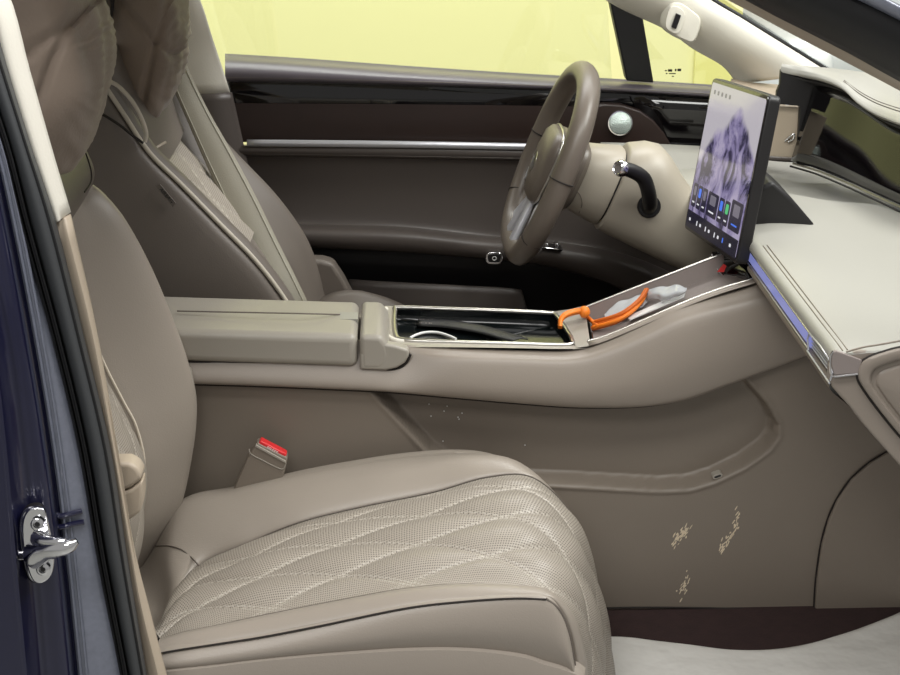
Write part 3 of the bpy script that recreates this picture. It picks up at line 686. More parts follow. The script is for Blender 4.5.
# the pocket floor slopes so that its lower lip forms a small shelf
Gp = [[Vector((Xg[i, j], YP+dep[i, j], Zg[i, j])) for j in range(NX)] for i in range(NZ)]
sp_ = grid_mesh('side_panel', Gp, M['leather_panel'], cc, angle=80, thick=0)
# footwell trim right of the seam
FT = [(815, 612), (817, 580), (822, 545), (829, 520), (838, 500), (852, 480), (870, 464), (890, 452), (940, 425), (1010, 425), (1010, 615)]
prism('footwell_trim', XZ(FT, -.124), -.1245, -.09, M['leather_panel'], cc, bw=.003)
tube('seam', WL([(814, 612), (816, 580), (821, 545), (828, 519), (837, 499), (851, 479), (869, 463), (889, 451), (930, 429)], -.118), .0022, M['seam'], cc, n=6)
tube('seam', WL([(590, 608.5), (640, 607.5), (700, 608), (814, 610.5), (870, 612), (960, 610)], -.119), .0015, M['seam'], cc, n=6)
tube('seam', WL([(742, 377), (775, 365), (810, 352), (840, 342)], -.1185), .002, M['seam'], cc, n=6)
# usb port
v = W(717, 475, -.109)
up = prism('usb_port', [(v.x+a*.94-b*.34, v.z+b*.94+a*.34) for a, b in rrect(.0165, .0075, .0036)], -.1145, -.10, M['lid'], cc, bw=.0005)
prism('usb_slot', [(v.x+a*.94-b*.34, v.z+b*.94+a*.34) for a, b in rrect(.011, .0032, .0014)], -.1149, -.112, M['black'], up, bw=0)
# scuffs
def scuff(path, w, n, sd_):
    r_ = random.Random(sd_); datas = []
    P_ = [Vector((a, b, 0)) for a, b in path]; cs = cr1(P_, 10)
    for i in range(n):
        q = cs[min(len(cs)-1, int(r_.random()**1.0*len(cs)))]
        ww = w*(.3+.7*r_.random()); a = q.x+r_.gauss(0, ww*.5); b = q.y+r_.gauss(0, 3)
        L_ = r_.uniform(1, 3.6); W_ = r_.uniform(.35, 1.0); th = rad(r_.uniform(-75, -45))
        pts = []
        for k in range(7):
            t = 2*math.pi*k/7; u, v_ = math.cos(t)*L_*r_.uniform(.6, 1), math.sin(t)*W_*r_.uniform(.5, 1)
            pts.append((a+u*math.cos(th)-v_*math.sin(th), b+u*math.sin(th)+v_*math.cos(th)))
        v3 = WL(pts, YP-.0004-.0001*(i % 5)); vs = list(v3)+[p+Vector((0, .0006, 0)) for p in v3]
        datas.append((vs, [tuple(range(7)), tuple(range(13, 6, -1))]+[(k, (k+1) % 7, (k+1) % 7+7, k+7) for k in range(7)]))
    return multi('scuff_mark', datas, M['dust'], cc)
scuff([(738, 514), (735, 528), (728, 540), (721, 549)], 3, 60, 1)
scuff([(688, 527), (681, 535), (673, 544)], 5, 44, 2)
scuff([(688, 578), (684, 588), (680, 596)], 6, 26, 3)
r_ = random.Random(4)
for a, b in ((429, 404), (447, 406), (444, 411), (431, 416), (458, 417), (462, 413), (459, 419), (443, 441), (525, 445)):
    c_ = W(a, b, YP+.0385); lathe('dust_speck', c_+Vector((0, 0.0, 0)), (0, -1, 0), [(.0001, 0), (.0013, .0005), (.001, .0014), (.0001, .0018)], M['card'], cc, n=8)
# armrest lid
zl = .476
lp_ = XZ([(120, 329), (357.5, 336), (357.5, 366), (120, 358)], -.12)
ln_ = [(lp_[0][0], lp_[0][1]+.004), (lp_[1][0], lp_[1][1]+.004), lp_[2], lp_[3]]
lid = prism('armrest_lid', ln_, -.130, .036, M['lid'], cc, bw=.012, seg=5)
tube('seam', [Vector((v.x, v.y, v.z)) for v in [WZ(177, 311, lp_[0][1]+.006), WZ(300, 313.5, lp_[0][1]+.003), WZ(340, 314.5, lp_[1][1]+.0055)]], .0012, M['leather_dark'], lid, n=6, sm=3)
zb = lp_[1][1]+.004
lt = [WZ(340, 313, zb), WZ(358, 313, zb), WZ(358, 320, zb), WZ(340, 320, zb)]
fromdata('lid_latch', [v+Vector((0, 0, .0015)) for v in lt]+[v-Vector((0, 0, .006)) for v in lt], [(0, 1, 2, 3), (7, 6, 5, 4), (0, 4, 5, 1), (1, 5, 6, 2), (2, 6, 7, 3), (3, 7, 4, 0)], M['dash_top'], lid)
bk_ = XZ([(360, 335), (383, 336.5), (388, 343), (390, 352), (388, 362), (380, 368.5), (360, 367.5)], -.12)
bk_ = [(bk_[0][0], zb), (bk_[1][0]-.003, zb-.001)]+bk_[2:]
abk = prism('armrest_block', bk_, -.130, .036, M['lid'], cc, bw=.008, seg=5)
ck_ = XZ([(360, 352), (385, 342), (396, 344), (408.5, 348), (409, 354), (405, 361), (397, 366), (386, 368.5), (360, 367.5)], -.12)
prism('block_cheek', ck_, -.1295, -.108, M['lid'], abk, bw=.004, seg=4)
tube('shadow_gap', WL([(120, 359), (190, 362), (250, 363.5), (340, 367), (360, 368.2), (386, 370), (398, 367.5), (406, 362), (410, 354)], -.121), .0032, M['seam'], cc, n=6)
# tray
zt = .447
far = [WZ(396, 308.5, zt), WZ(450, 309.5, zt), WZ(520, 311.5, zt), WZ(556, 313, zt-.001)]
nea = [WZ(572, 343, zt-.006), WZ(520, 343.5, zt-.003), (WZ(450, 342, zt)), WZ(400, 339, zt)]
rim = [WZ(395, 311, zt), WZ(400, 307.5, zt), WZ(450, 309, zt), WZ(520, 311.5, zt), WZ(549, 313, zt-.001), WZ(556, 315, zt-.002), WZ(568, 332, zt-.005), WZ(572, 340, zt-.006), WZ(568, 345, zt-.007), WZ(520, 344, zt-.004), WZ(450, 342, zt-.001), WZ(406, 340, zt), WZ(396, 334, zt)]
tube('tray_rim', rim, .0036, M['satin'], cc, n=10, closed=True)
rs = cr1(rim, 4, True); cen_ = sum(rs, Vector())/len(rs)
G = [rs+[rs[0]], [v+Vector((0, 0, -.012)) for v in rs+[rs[0]]], [cen_+(v-cen_)*.98+Vector((0, 0, -.019)) for v in rs+[rs[0]]], [cen_+(v-cen_)*.95+Vector((0, 0, -.022)) for v in rs+[rs[0]]], [cen_+(v-cen_)*.02+Vector((0, 0, -.022)) for v in rs+[rs[0]]]]
grid_mesh('storage_tray', G, M['tray'], cc, angle=50)
# deck around the tray
def dk(*p): return [WZ(a, b, z) for a, b, z in p]
deck = [rs[i] for i in range(len(rs))]
outer = []
for v in rs:
    d = v-cen_
    if v.y < cen_.y: yy = -.106
    else: yy = v.y+.012
    xx = v.x
    if d.x > .105: xx = v.x+.034
    if d.x < -.115: xx = v.x-.03
    outer.append(Vector((xx, yy, v.z-.001)))
grid_mesh('deck', [[v+Vector((0, 0, -.001)) for v in rs+[rs[0]]], [v.lerp(o, .5)+Vector((0, 0, .0005)) for v, o in zip(rs+[rs[0]], outer+[outer[0]])], outer+[outer[0]]], M['lid'], cc, angle=50)
# left pale collar of the tray
tube('tray_collar', [WZ(386, 309, zt+.004), WZ(383, 316, zt+.006), WZ(382, 327, zt+.005), WZ(386, 335, zt+.002), WZ(394, 340, zt), WZ(404, 342, zt-.002)], .0042, M['trim_white'], cc, n=10)
# sloped front pad
zr = lambda px: np.interp(px, [560, 600, 640, 700, 752, 800], [.437, .448, .468, .507, .537, .556])
nr = [(588, 341), (604, 336.5), (640, 321.5), (680, 304), (715, 290.5), (752, 279), (790, 268)]
nearr = [W(a, b, -.094) for a, b in nr]
# far rail: same slope as near rail, found where the photo's far rail meets the height of the near one
def at_y(px, y, f): # point on the pixel column px, depth y, height taken from the near rail profile at that x
    return None
nx_ = [v.x for v in nearr]; nz_ = [v.z for v in nearr]
frl = [(583, 308), (610, 297), (646, 280), (690, 265), (722, 254), (750, 245)]
farr = []
_fr = frl; frl = [_fr[0], _fr[-2]]
for a, b in frl:
    best = None
    for i in range(200):
        y = -.05+.25*i/199; q = W(a, b, y); e_ = abs(q.z-(np.interp(q.x, nx_, nz_)+.004))
        if best is None or e_ < best[0]: best = (e_, q)
    farr.append(best[1])
farr = [farr[0].lerp(farr[1], t) for t in (0, .25, .5, .75, 1, 1.2)]
ff = cr1(farr, 4); nn = cr1(nearr, 4)
def samp(l, n):
    d = np.concatenate([[0], np.cumsum([(l[i+1]-l[i]).length for i in range(len(l)-1)])]); t = np.linspace(0, d[-1], n)
    return [Vector((np.interp(s, d, [v.x for v in l]), np.interp(s, d, [v.y for v in l]), np.interp(s, d, [v.z for v in l]))) for s in t]
ff = samp(ff, 24); nn = samp(nn, 24)
dn = Vector((.012, 0, -.024))
surf('deck_bridge', [[v+Vector((0, 0, -.0005)) for v in (nea[0]+Vector((.004, -.02, 0)), nea[0]+Vector((.003, .0, .001)), far[-1]+Vector((.003, -.01, 0)), far[-1]+Vector((.004, .012, 0)))],
      [nn[0]+Vector((.002, -.014, -.003)), nn[0]+Vector((.003, .002, 0)), ff[0]+Vector((.003, -.002, 0)), ff[0]+Vector((.002, .010, -.002))]], M['lid'], cc, nu=3, nv=3)
surf('front_pad', [[v+Vector((0, .004, 0)) for v in nn], [v+Vector((0, .005, 0))+dn*.4 for v in nn], [v+Vector((0, .008, 0))+dn for v in nn], [v+Vector((0, -.008, 0))+dn for v in ff], [v+Vector((0, -.005, 0))+dn*.4 for v in ff], [v+Vector((0, -.004, 0)) for v in ff]], M['grey_plate'], cc, nu=1, nv=1, angle=30)
grid_mesh('rail_lip', [nn, [v+Vector((0, -.014, -.003)) for v in nn]], M['leather_side'], cc, thick=.001)
grid_mesh('rail_lip', [ff, [v+Vector((0, .008, -.003)) for v in ff]], M['leather_side'], cc, thick=.001)
tube('pad_rail', nn, .0019, M['satin'], cc, n=8, sm=1); tube('pad_rail', ff, .0022, M['satin'], cc, n=8, sm=1)
tube('pad_end_rim', [ff[0], ff[0]+dn, nn[0].lerp(ff[0], .8)+dn+Vector((0, 0, 0)), nn[0].lerp(ff[0], .2)+dn, nn[0]], .002, M['chrome'], cc, n=8, sm=3)
# far side of the console
box('far_side', (.10, .09, .22), (1.0, .02, .42), M['leather_dark'], cc, bw=.004)
fs2 = surf('far_flank', [[v+Vector((0, .010, -.002)) for v in ff], [Vector((v.x, .11, v.z-.05)) for v in ff], [Vector((v.x, .10, .30)) for v in ff]], M['leather_side'], cc, nu=3, nv=1)
prism('core', [(-.40, .0), (.62, .0), (.62, .40), (.30, .375), (-.40, .395)], -.06, .085, M['leather_dark'], cc, bw=0)
# things in the console ------------------------------------------------
# black strap lying in the tray
zf = zt-.0225
sl_ = [WZ(418, 320, zf+.004), WZ(440, 320, zf+.005), WZ(462, 322.5, zf+.006), WZ(485, 327, zf+.006), WZ(510, 334, zf+.006), WZ(528, 340, zf+.005)]
sr_ = [WZ(418, 326.5, zf+.004), WZ(438, 327.5, zf+.005), WZ(458, 330, zf+.006), WZ(480, 334, zf+.006), WZ(500, 339.5, zf+.006), WZ(512, 342, zf+.006)]
bs = surf('strap', [sl_, [a.lerp(b, .5)+Vector((0, 0, .003)) for a, b in zip(sl_, sr_)], sr_], M['rubber_dark'], None, nu=3, nv=5, thick=.002)
tag(bs, 'black strap lying inside the glossy console tray', 'strap')
lm = []
for k, (u0, u1, v0, v1) in enumerate(((.06, .12, .2, .8), (.15, .20, .25, .8), (.23, .30, .2, .75), (.36, .42, .25, .8), (.45, .50, .2, .7), (.53, .60, .25, .8), (.63, .67, .2, .8))):
    A_ = sl_[0].lerp(sl_[1], u0); B_ = sl_[0].lerp(sl_[1], u1); A2 = sr_[0].lerp(sr_[1], u0); B2 = sr_[0].lerp(sr_[1], u1); up_ = Vector((0, 0, .0036))
    q_ = [A_.lerp(A2, v0)+up_, B_.lerp(B2, v0)+up_, B_.lerp(B2, v1)+up_, A_.lerp(A2, v1)+up_]
    lm.append((q_+[v+Vector((0, 0, .0004)) for v in q_], [(3, 2, 1, 0), (4, 5, 6, 7), (0, 1, 5, 4), (1, 2, 6, 5), (2, 3, 7, 6), (3, 0, 4, 7)]))
multi('printed_mark', lm, M['grey_plate'], bs)
arc = [WZ(410, 338, zf+.003), WZ(416, 335, zf+.003), WZ(425, 332.5, zf+.003), WZ(437, 332.5, zf+.003), WZ(448, 335.5, zf+.003), WZ(456, 339, zf+.003)]  # white tube drawn as the bright arc reflected in the glossy tray
ca = tube('reflection_arc', arc, .0022, M['card'], None, n=10); tag(ca, 'thin white arc standing in for a reflection at the near edge of the black tray', 'reflection_arc')
# orange cord tied round a clear bag
def pad_pt(px, py, h):
    d = ray(px, py); best = None
    for i in range(400):
        y = -.12+.26*i/399; q = W(px, py, y)
        zz = np.interp(q.x, nx_, nz_)-.022+h; e_ = abs(q.z-zz)
        if best is None or e_ < best[0]: best = (e_, q)
    return best[1]
oc = thing('cord', 'bright orange cord bundle lying across the sloped console pad', 'cord', pad_pt(600, 322, 0))
pth = [WZ(560, 328, zt+.004), WZ(561, 321, zt+.012), WZ(566, 316, zt+.018), WZ(575, 313, zt+.020), WZ(583, 312, zt+.022)]
for k, (dy, dz) in enumerate(((0, 0), (.004, .003), (-.003, .003))):
    tube('strand', [p+Vector((0, dy, dz)) for p in pth], .0032, M['orange'], oc, n=10)
kn = pth[-1]
vs, fs = lathe_data(kn+Vector((-.006, 0, 0)), (1, 0, 0), [(.003, 0), (.0085, .003), (.010, .008), (.008, .014), (.003, .017)], 16)
fromdata('knot', vs, fs, M['orange'], oc, angle=60)
p2 = [kn, pad_pt(590, 320, .012), pad_pt(598, 326, .008)]
for dy in (-.003, .003): tube('strand', [p+Vector((0, dy, .001)) for p in p2], .0028, M['orange'], oc, n=10)
p3 = [pad_pt(594, 325, .008), pad_pt(606, 322, .010), pad_pt(620, 317, .012), pad_pt(632, 309, .014), pad_pt(641, 300, .016), pad_pt(645, 293, .018)]
for k in range(7):
    a = 2*math.pi*k/7; r_ = .0062 if k < 6 else 0
    tube('strand', [p+Vector((math.cos(a)*r_*.5, math.sin(a)*r_, math.cos(a)*r_)) for p in p3], .0034, M['orange' if k % 2 else 'orange_dark'], oc, n=8)
pb = thing('plastic_bag', 'crumpled clear plastic bag held by the orange cord on the console pad', 'bag', pad_pt(660, 297, 0))
def crumple(name, cols, m, par, amp, seed):
    G = grid_pts(cols, 8, 8)
    for r in G:
        for v in r: v += Vector((noise.noise(v*55+Vector((seed, 0, 0))), noise.noise(v*55+Vector((0, seed, 0))), noise.noise(v*55+Vector((0, 0, seed)))))*amp
    return grid_mesh(name, G, m, par, angle=20)
M['bag_film'] = mat('milky polythene film', rgb(214, 218, 222), .12, var=.15, vscale=60, bump=.5, bscale=120); 
_b = M['bag_film'].node_tree.nodes['Principled BSDF']; _b.inputs['Transmission Weight'].default_value = .3; _b.inputs['IOR'].default_value = 1.1
crumple('bag_film', [[pad_pt(645, 291, .02), pad_pt(660, 288, .022), pad_pt(676, 285, .02), pad_pt(687, 288, .016)], [pad_pt(647, 296, .014), pad_pt(662, 294, .022), pad_pt(676, 291, .022), pad_pt(686, 291, .012)], [pad_pt(648, 299, .008), pad_pt(662, 300, .012), pad_pt(676, 296, .012), pad_pt(685, 293, .008)]], M['bag_film'], pb, .004, 3)
crumple('bag_film', [[pad_pt(604, 314, .012), pad_pt(618, 303, .016), pad_pt(632, 298, .014), pad_pt(642, 294, .012)], [pad_pt(606, 317, .010), pad_pt(620, 308, .014), pad_pt(632, 303, .016), pad_pt(643, 298, .010)], [pad_pt(612, 320, .004), pad_pt(626, 314, .006), pad_pt(640, 308, .006), pad_pt(648, 303, .004)]], M['bag_film'], pb, .003, 8)
cdp = [pad_pt(627, 317.5, .003), pad_pt(686, 292, .003), pad_pt(684, 297.5, .003), pad_pt(630, 320.5, .003)]
wc = thing('paper_card', 'narrow white paper card beside the orange cord on the console pad', 'card', cdp[0])
fromdata('sheet', cdp+[v+Vector((0, 0, .002)) for v in cdp], [(3, 2, 1, 0), (4, 5, 6, 7), (0, 1, 5, 4), (1, 2, 6, 5), (2, 3, 7, 6), (3, 0, 4, 7)], M['card'], wc)
cdp = [pad_pt(590, 316, .002), pad_pt(601, 311.5, .002), pad_pt(604, 314, .002), pad_pt(594, 319, .002)]
wc2 = thing('paper_card', 'small white paper scrap under the knotted end of the orange cord', 'card', cdp[0])
fromdata('sheet', cdp+[v+Vector((0, 0, .002)) for v in cdp], [(3, 2, 1, 0), (4, 5, 6, 7), (0, 1, 5, 4), (1, 2, 6, 5), (2, 3, 7, 6), (3, 0, 4, 7)], M['card'], wc2)
# hazard switch panel under the screen
hz = surf('switch_panel', [WL([(712, 252, .06), (716, 265, .05), (722, 278, .03), (732, 284, .02)], 0), WL([(745, 250, .0), (750, 258, .0), (752, 270, -.03), (752, 280, -.05)], 0)], M['gloss'], cc, nu=4, nv=4, thick=.004)
tube('bright_edge', WL([(712, 254, .055), (714, 262, .05), (719, 271, .035), (726, 278, .02)], 0), .002, M['chrome'], hz, n=8)
c_ = W(722, 268, .02)
tri = WL([(717.5, 272, .025), (724, 264, .02), (726.5, 266, .012), (724, 272, .012)], 0)
fromdata('hazard_button', tri+[v+Vector((.0, .006, -.002)) for v in tri], [(0, 1, 2, 3), (7, 6, 5, 4), (0, 4, 5, 1), (1, 5, 6, 2), (2, 6, 7, 3), (3, 7, 4, 0)], M['red'], hz)
# ================================================================== DASHBOARD
db = thing('dashboard', 'pale grey-beige dashboard with stitched edge and blue light strip', 'dashboard', (.75, 0, .33))
prof_top = [(.536, .592), (.5365, .600), (.541, .6065), (.549, .6095), (.565, .611), (.60, .6125), (.68, .606), (.75, .594), (.82, .587), (.98, .58), (1.15, .57)]
def lead(y): # plan shape of the leading edge
    return .0 if y < -.1 else 0
rows = []
for y in (-.585, -.575, -.45, -.3, -.11, .05, .2, .35, .5, .66):
    dz = -.003 if y == -.585 else float(-.045*sstep((y-.12)/.3)); dx = .0 if y < .15 else -.03*sstep((y-.15)/.3)
    rows.append([(x+dx, y, z+dz-(.004 if y == -.585 else 0)) for x, z in prof_top])
surf('top_pad', rows, M['dash_top'], db, nu=4, nv=4)
for d_ in (.0135, .0195):
    tube('stitch_seam', [(.536+d_, -.578, .6097 if d_ < .015 else .6105), (.536+d_, -.3, .6097 if d_ < .015 else .6108), (.536+d_, -.13, .6097 if d_ < .015 else .6108)], .0009, M['leather_panel'], db, n=6, sm=4)
# front face: strip recess, lower body
prof_low = [(.5365, .596), (.546, .593), (.546, .572), (.536, .569), (.5355, .562), (.543, .553), (.562, .538), (.580, .515), (.605, .487), (.637, .452), (.68, .405), (.75, .35), (.9, .31)]
rows = [[(x, y, z) for x, z in prof_low] for y in (-.585, -.35, -.1)]
surf('lower_body', rows, M['leather_panel'], db, nu=3, nv=3)
rows = [[(x+.03, y, z-.06*float(sstep((y+.05)/.3))) for x, z in prof_low] for y in (-.1, .05, .25, .66)]
surf('driver_lower_body', rows, M['leather_dark'], db, nu=3, nv=3)
# light strip + vent at the near end
def strip(name, y0, y1, m, zo=.0, xo=.541, h=.010):
    return box(name, (xo, (y0+y1)/2, .583+zo), (.006, abs(y1-y0), h), m, db, bw=.0015)
def py_y(px, py):  # depth at which the strip is seen at this pixel
    best = None
    for i in range(600):
        y = -.60+.6*i/599; q = W(px, py, y); e_ = abs(q.x-.538)
        if best is None or e_ < best[0]: best = (e_, y)
    return best[1]
yv = py_y(812, 325); ys = py_y(748, 256)
bs_ = strip('light_strip', ys, yv-.002, M['blue_glow'], h=.019)
tube('strip_edge', [(.5365, ys, .5935), (.5365, yv, .5935)], .0011, M['chrome'], db, n=8, sm=2); tube('strip_edge', [(.5365, ys, .5715), (.5365, yv, .5715)], .0011, M['satin'], db, n=8, sm=2)
box('strip_cap', (.539, ys+.004, .583), (.010, .008, .022), M['chrome'], db, bw=.003)
ye = -.585
av = box('air_vent', (.544, (yv+ye)/2, .582), (.006, abs(ye-yv)-.006, .018), M['gloss'], db, bw=.001)
for k in range(3): box('vent_slat', (.540, (yv+ye)/2, .578+.005*k), (.005, abs(ye-yv)-.010, .0015), M['bright'], av, bw=.0004)
tube('vent_bezel', [(.536, yv, .571), (.5355, yv, .594), (.536, ye+.004, .594), (.536, ye+.002, .572)], .0015, M['bright'], db, n=8, sm=2)
tube('vent_bezel', [(.5345, yv, .570), (.5345, ye, .569)], .0013, M['bright'], db, n=8, sm=2)
# end face
ef = [(.5365, .594), (.545, .606), (.565, .611), (.60, .6115), (.68, .605), (.75, .593), (.82, .586), (1.1, .57), (1.1, .31), (.9, .31), (.75, .35), (.68, .405), (.637, .452), (.605, .487), (.580, .515), (.562, .538), (.545, .556), (.5365, .566)]
prism('end_panel', ef, -.587, -.56, M['leather_side'], db, bw=.003)
pl_ = XZ([(831, 353.5), (836, 350.5), (862, 360), (858.5, 373), (834, 375), (831.5, 366)], -.59)
ep = prism('end_plate', pl_, -.591, -.585, M['grey_plate'], db, bw=.0012)
tube('plate_edge', WL([(833, 351), (830.5, 356), (830, 366), (832.5, 376), (845, 375.5), (858, 374)], -.5915), .0013, M['chrome'], ep, n=6)
cv = XZ([(858, 377), (860, 365), (868, 358), (884, 352), (905, 347), (960, 340), (990, 345), (992, 470), (978, 492), (950, 488), (905, 441), (880, 411), (864, 389)], -.592)
ec = ringdisc('end_cover', cv, -.589, [(1, .002), (.985, -.004), (.95, -.0055), (.82, -.0055), (.77, -.002), (.74, .006), (.69, .0065), (.66, .001), (.60, -.001), (.2, -.002)], M['leather_side'], db, smooth=5)
tube('seam', [v for v in WL([(858, 377), (860, 365), (868, 358), (884, 352), (905, 347), (960, 340), (990, 345), (992, 470), (978, 492), (950, 488), (905, 441), (880, 411), (864, 389)], -.5885)], .0026, M['seam'], ec, n=6, closed=True)
tube('seam', WL([(846, 352), (862, 347.5), (880, 344.5), (905, 340), (960, 330)], -.588), .0012, M['leather_panel'], db, n=6)
# debossed mark on the airbag area of the top pad
v = WZ(852, 318, .609)
text_obj('airbag_mark', 'AIR BAG', .010, M['leather_dark'], db, frame_m(v+Vector((0, 0, .0012)), (0, 1, 0), (-1, 0, -.09)))
# driver side satin ridge
tube('satin_strip', [W(598, 146, .60), W(640, 147, .60), W(700, 150, .60), W(730, 152, .60)], .004, M['satin'], db, n=8, sm=3)
surf('driver_top', [WL([(600, 147, .60), (650, 148, .60), (715, 151, .60)], 0), WL([(620, 165, .52), (660, 172, .52), (720, 180, .5)], 0), WL([(640, 185, .45), (670, 192, .44), (720, 200, .42)], 0)], M['dash_top'], db, nu=3, nv=3, thick=.01)
# ---- wide display and hood
dl = [(796, 162, .50), (820, 169, .42), (845, 179, .34), (872, 191, .25), (905, 206, .15), (950, 226, .02)]
Yl = [p[2] for p in dl]
lo = WL(dl, 0); hi = [v+Vector((.035, 0, (.150, .146, .134, .118, .112, .11)[i])) for i, v in enumerate(lo)]
wd_ = surf('display_screen', [lo, [a.lerp(b, .5) for a, b in zip(lo, hi)], hi], M['gloss'], db, nu=3, nv=5, thick=-.012)
tube('display_ledge', [v+Vector((-.006, -.004, -.002)) for v in lo], .0022, M['satin'], wd_, n=8)
tube('display_ledge', [v+Vector((-.012, -.008, -.006)) for v in lo], .002, M['black'], wd_, n=8)
# faint markings of the instrument display
for (a, b, s) in ((838, 116, 5), (842, 119, 3), (860, 118, 2.5), (815, 140, 2), (812, 116, 1.5)):
    pass
# hood
he = [(781, 70, .50), (800, 74.5, .49), (822, 79.5, .44), (842, 88, .38), (857, 102, .33), (872, 112, .28), (888, 119, .22), (905, 125, .15), (950, 140, .0)]
he_v = WL(he, 0)
ht = WL([(783, 66, .51), (802, 66.5, .51), (826, 68.5, .50), (850, 71.5, .47), (868, 74, .44), (884, 77, .42), (900, 80, .40), (920, 84, .37), (965, 95, .25)], 0)
hl = lambda t, h: [a.lerp(b, t)+Vector((0, 0, h)) for a, b in zip(he_v, ht)]
hd_ = surf('display_hood', [[v+Vector((.014, .004, -.006)) for v in he_v], [v+Vector((.004, 0, -.005)) for v in he_v], [v+Vector((-.001, 0, 0)) for v in he_v], hl(.04, .004), hl(.10, .006), hl(.22, .007), hl(.40, .008), hl(.6, .007), hl(.8, .004), ht, [v+Vector((.03, .01, -.004)) for v in ht], [v+Vector((.10, .02, -.03)) for v in ht]], M['dash_top'], db, nu=3, nv=5)
for t in (.16, .22):
    tube('stitch_seam', [a.lerp(b, t)+Vector((0, 0, .0072)) for a, b in zip(he_v[3:], ht[3:])], .0008, M['leather_dark'], hd_, n=6)
surf('hood_lining', [[v+Vector((.012, .002, -.008)) for v in he_v], [v+Vector((.05, .02, -.035)) for v in he_v], [v+Vector((.09, .03, -.07)) for v in he_v]], M['black'], hd_, nu=3, nv=4, thick=.003)
# left end cheek of the binnacle
ck = WL([(781, 70, .50), (780, 85, .50), (777, 92, .50), (776, 104, .50), (800, 106, .50), (797, 164, .50), (835, 172, .50), (835, 84, .50), (800, 74, .50)], 0)
prism('hood_cheek', [(v.x, v.z) for v in ck], .50, .512, M['black'], db, bw=.001)
bpn = XZ([(757, 105), (799.5, 107), (796.5, 158), (752, 155)], .515)  # beige panel stands in for a reflection on the glossy display
bp2_ = prism('reflection_panel', bpn, .514, .53, M['trim_beige'], db, bw=.002)
tube('reflected_clip', WL([(785, 141, .512), (788, 138, .508), (794, 134, .506), (793, 139, .508), (788, 142, .51)], 0), .002, M['chrome'], bp2_, n=8)  # chrome bit of the same stand-in reflection
surf('cowl', [WL([(730, 83, .66), (750, 87, .66), (785, 90, .66)], 0), WL([(730, 95, .62), (750, 98, .60), (785, 102, .58)], 0), WL([(730, 108, .58), (750, 108, .57), (785, 110, .56)], 0)], M['trim_beige'], db, nu=3, nv=3, thick=.01)
# ================================================================== TOUCHSCREEN
TL, TR, BR, BL = W(716, 79, .22), W(771, 96.5, -.09), W(734, 262, -.09), W(681, 226, .22)
ex = ((TR-TL)+(BR-BL)); ex.normalize(); ey = (TL-BL)+(TR-BR); ey -= ex*ey.dot(ex); ey.normalize(); ez = ex.cross(ey)
cen_ = (TL+TR+BR+BL)/4; sw = ((TR-TL).length+(BR-BL).length)/2; shh = ((TL-BL).length+(TR-BR).length)/2
ts = thing('touchscreen', 'tilted central touchscreen showing a purple snowy mountain wallpaper', 'screen', (0, 0, 0))
ts.matrix_world = Matrix.Translation(cen_) @ Matrix((ex, ey, ez)).transposed().to_4x4()
ts.location = cen_; ts.rotation_euler = Matrix((ex, ey, ez)).transposed().to_euler()
def lprism(name, out, z0, z1, m, parent, bw=0):
    n = len(out); vs = [(a, b, z0) for a, b in out]+[(a, b, z1) for a, b in out]
    fs = [tuple(range(n-1, -1, -1)), tuple(range(n, 2*n))]+[(i, (i+1) % n, (i+1) % n+n, i+n) for i in range(n)]
    o = fromdata(name, vs, fs, m, parent, True)
    if bw: bevel(o, bw)
    return o
lprism('housing', rrect(sw, shh, .010), -.020, -.0005, M['black'], ts, .003)
lprism('cover_glass', rrect(sw-.003, shh-.003, .009), -.001, .0, M['gloss'], ts)
dw, dh = sw-.014, shh-.014
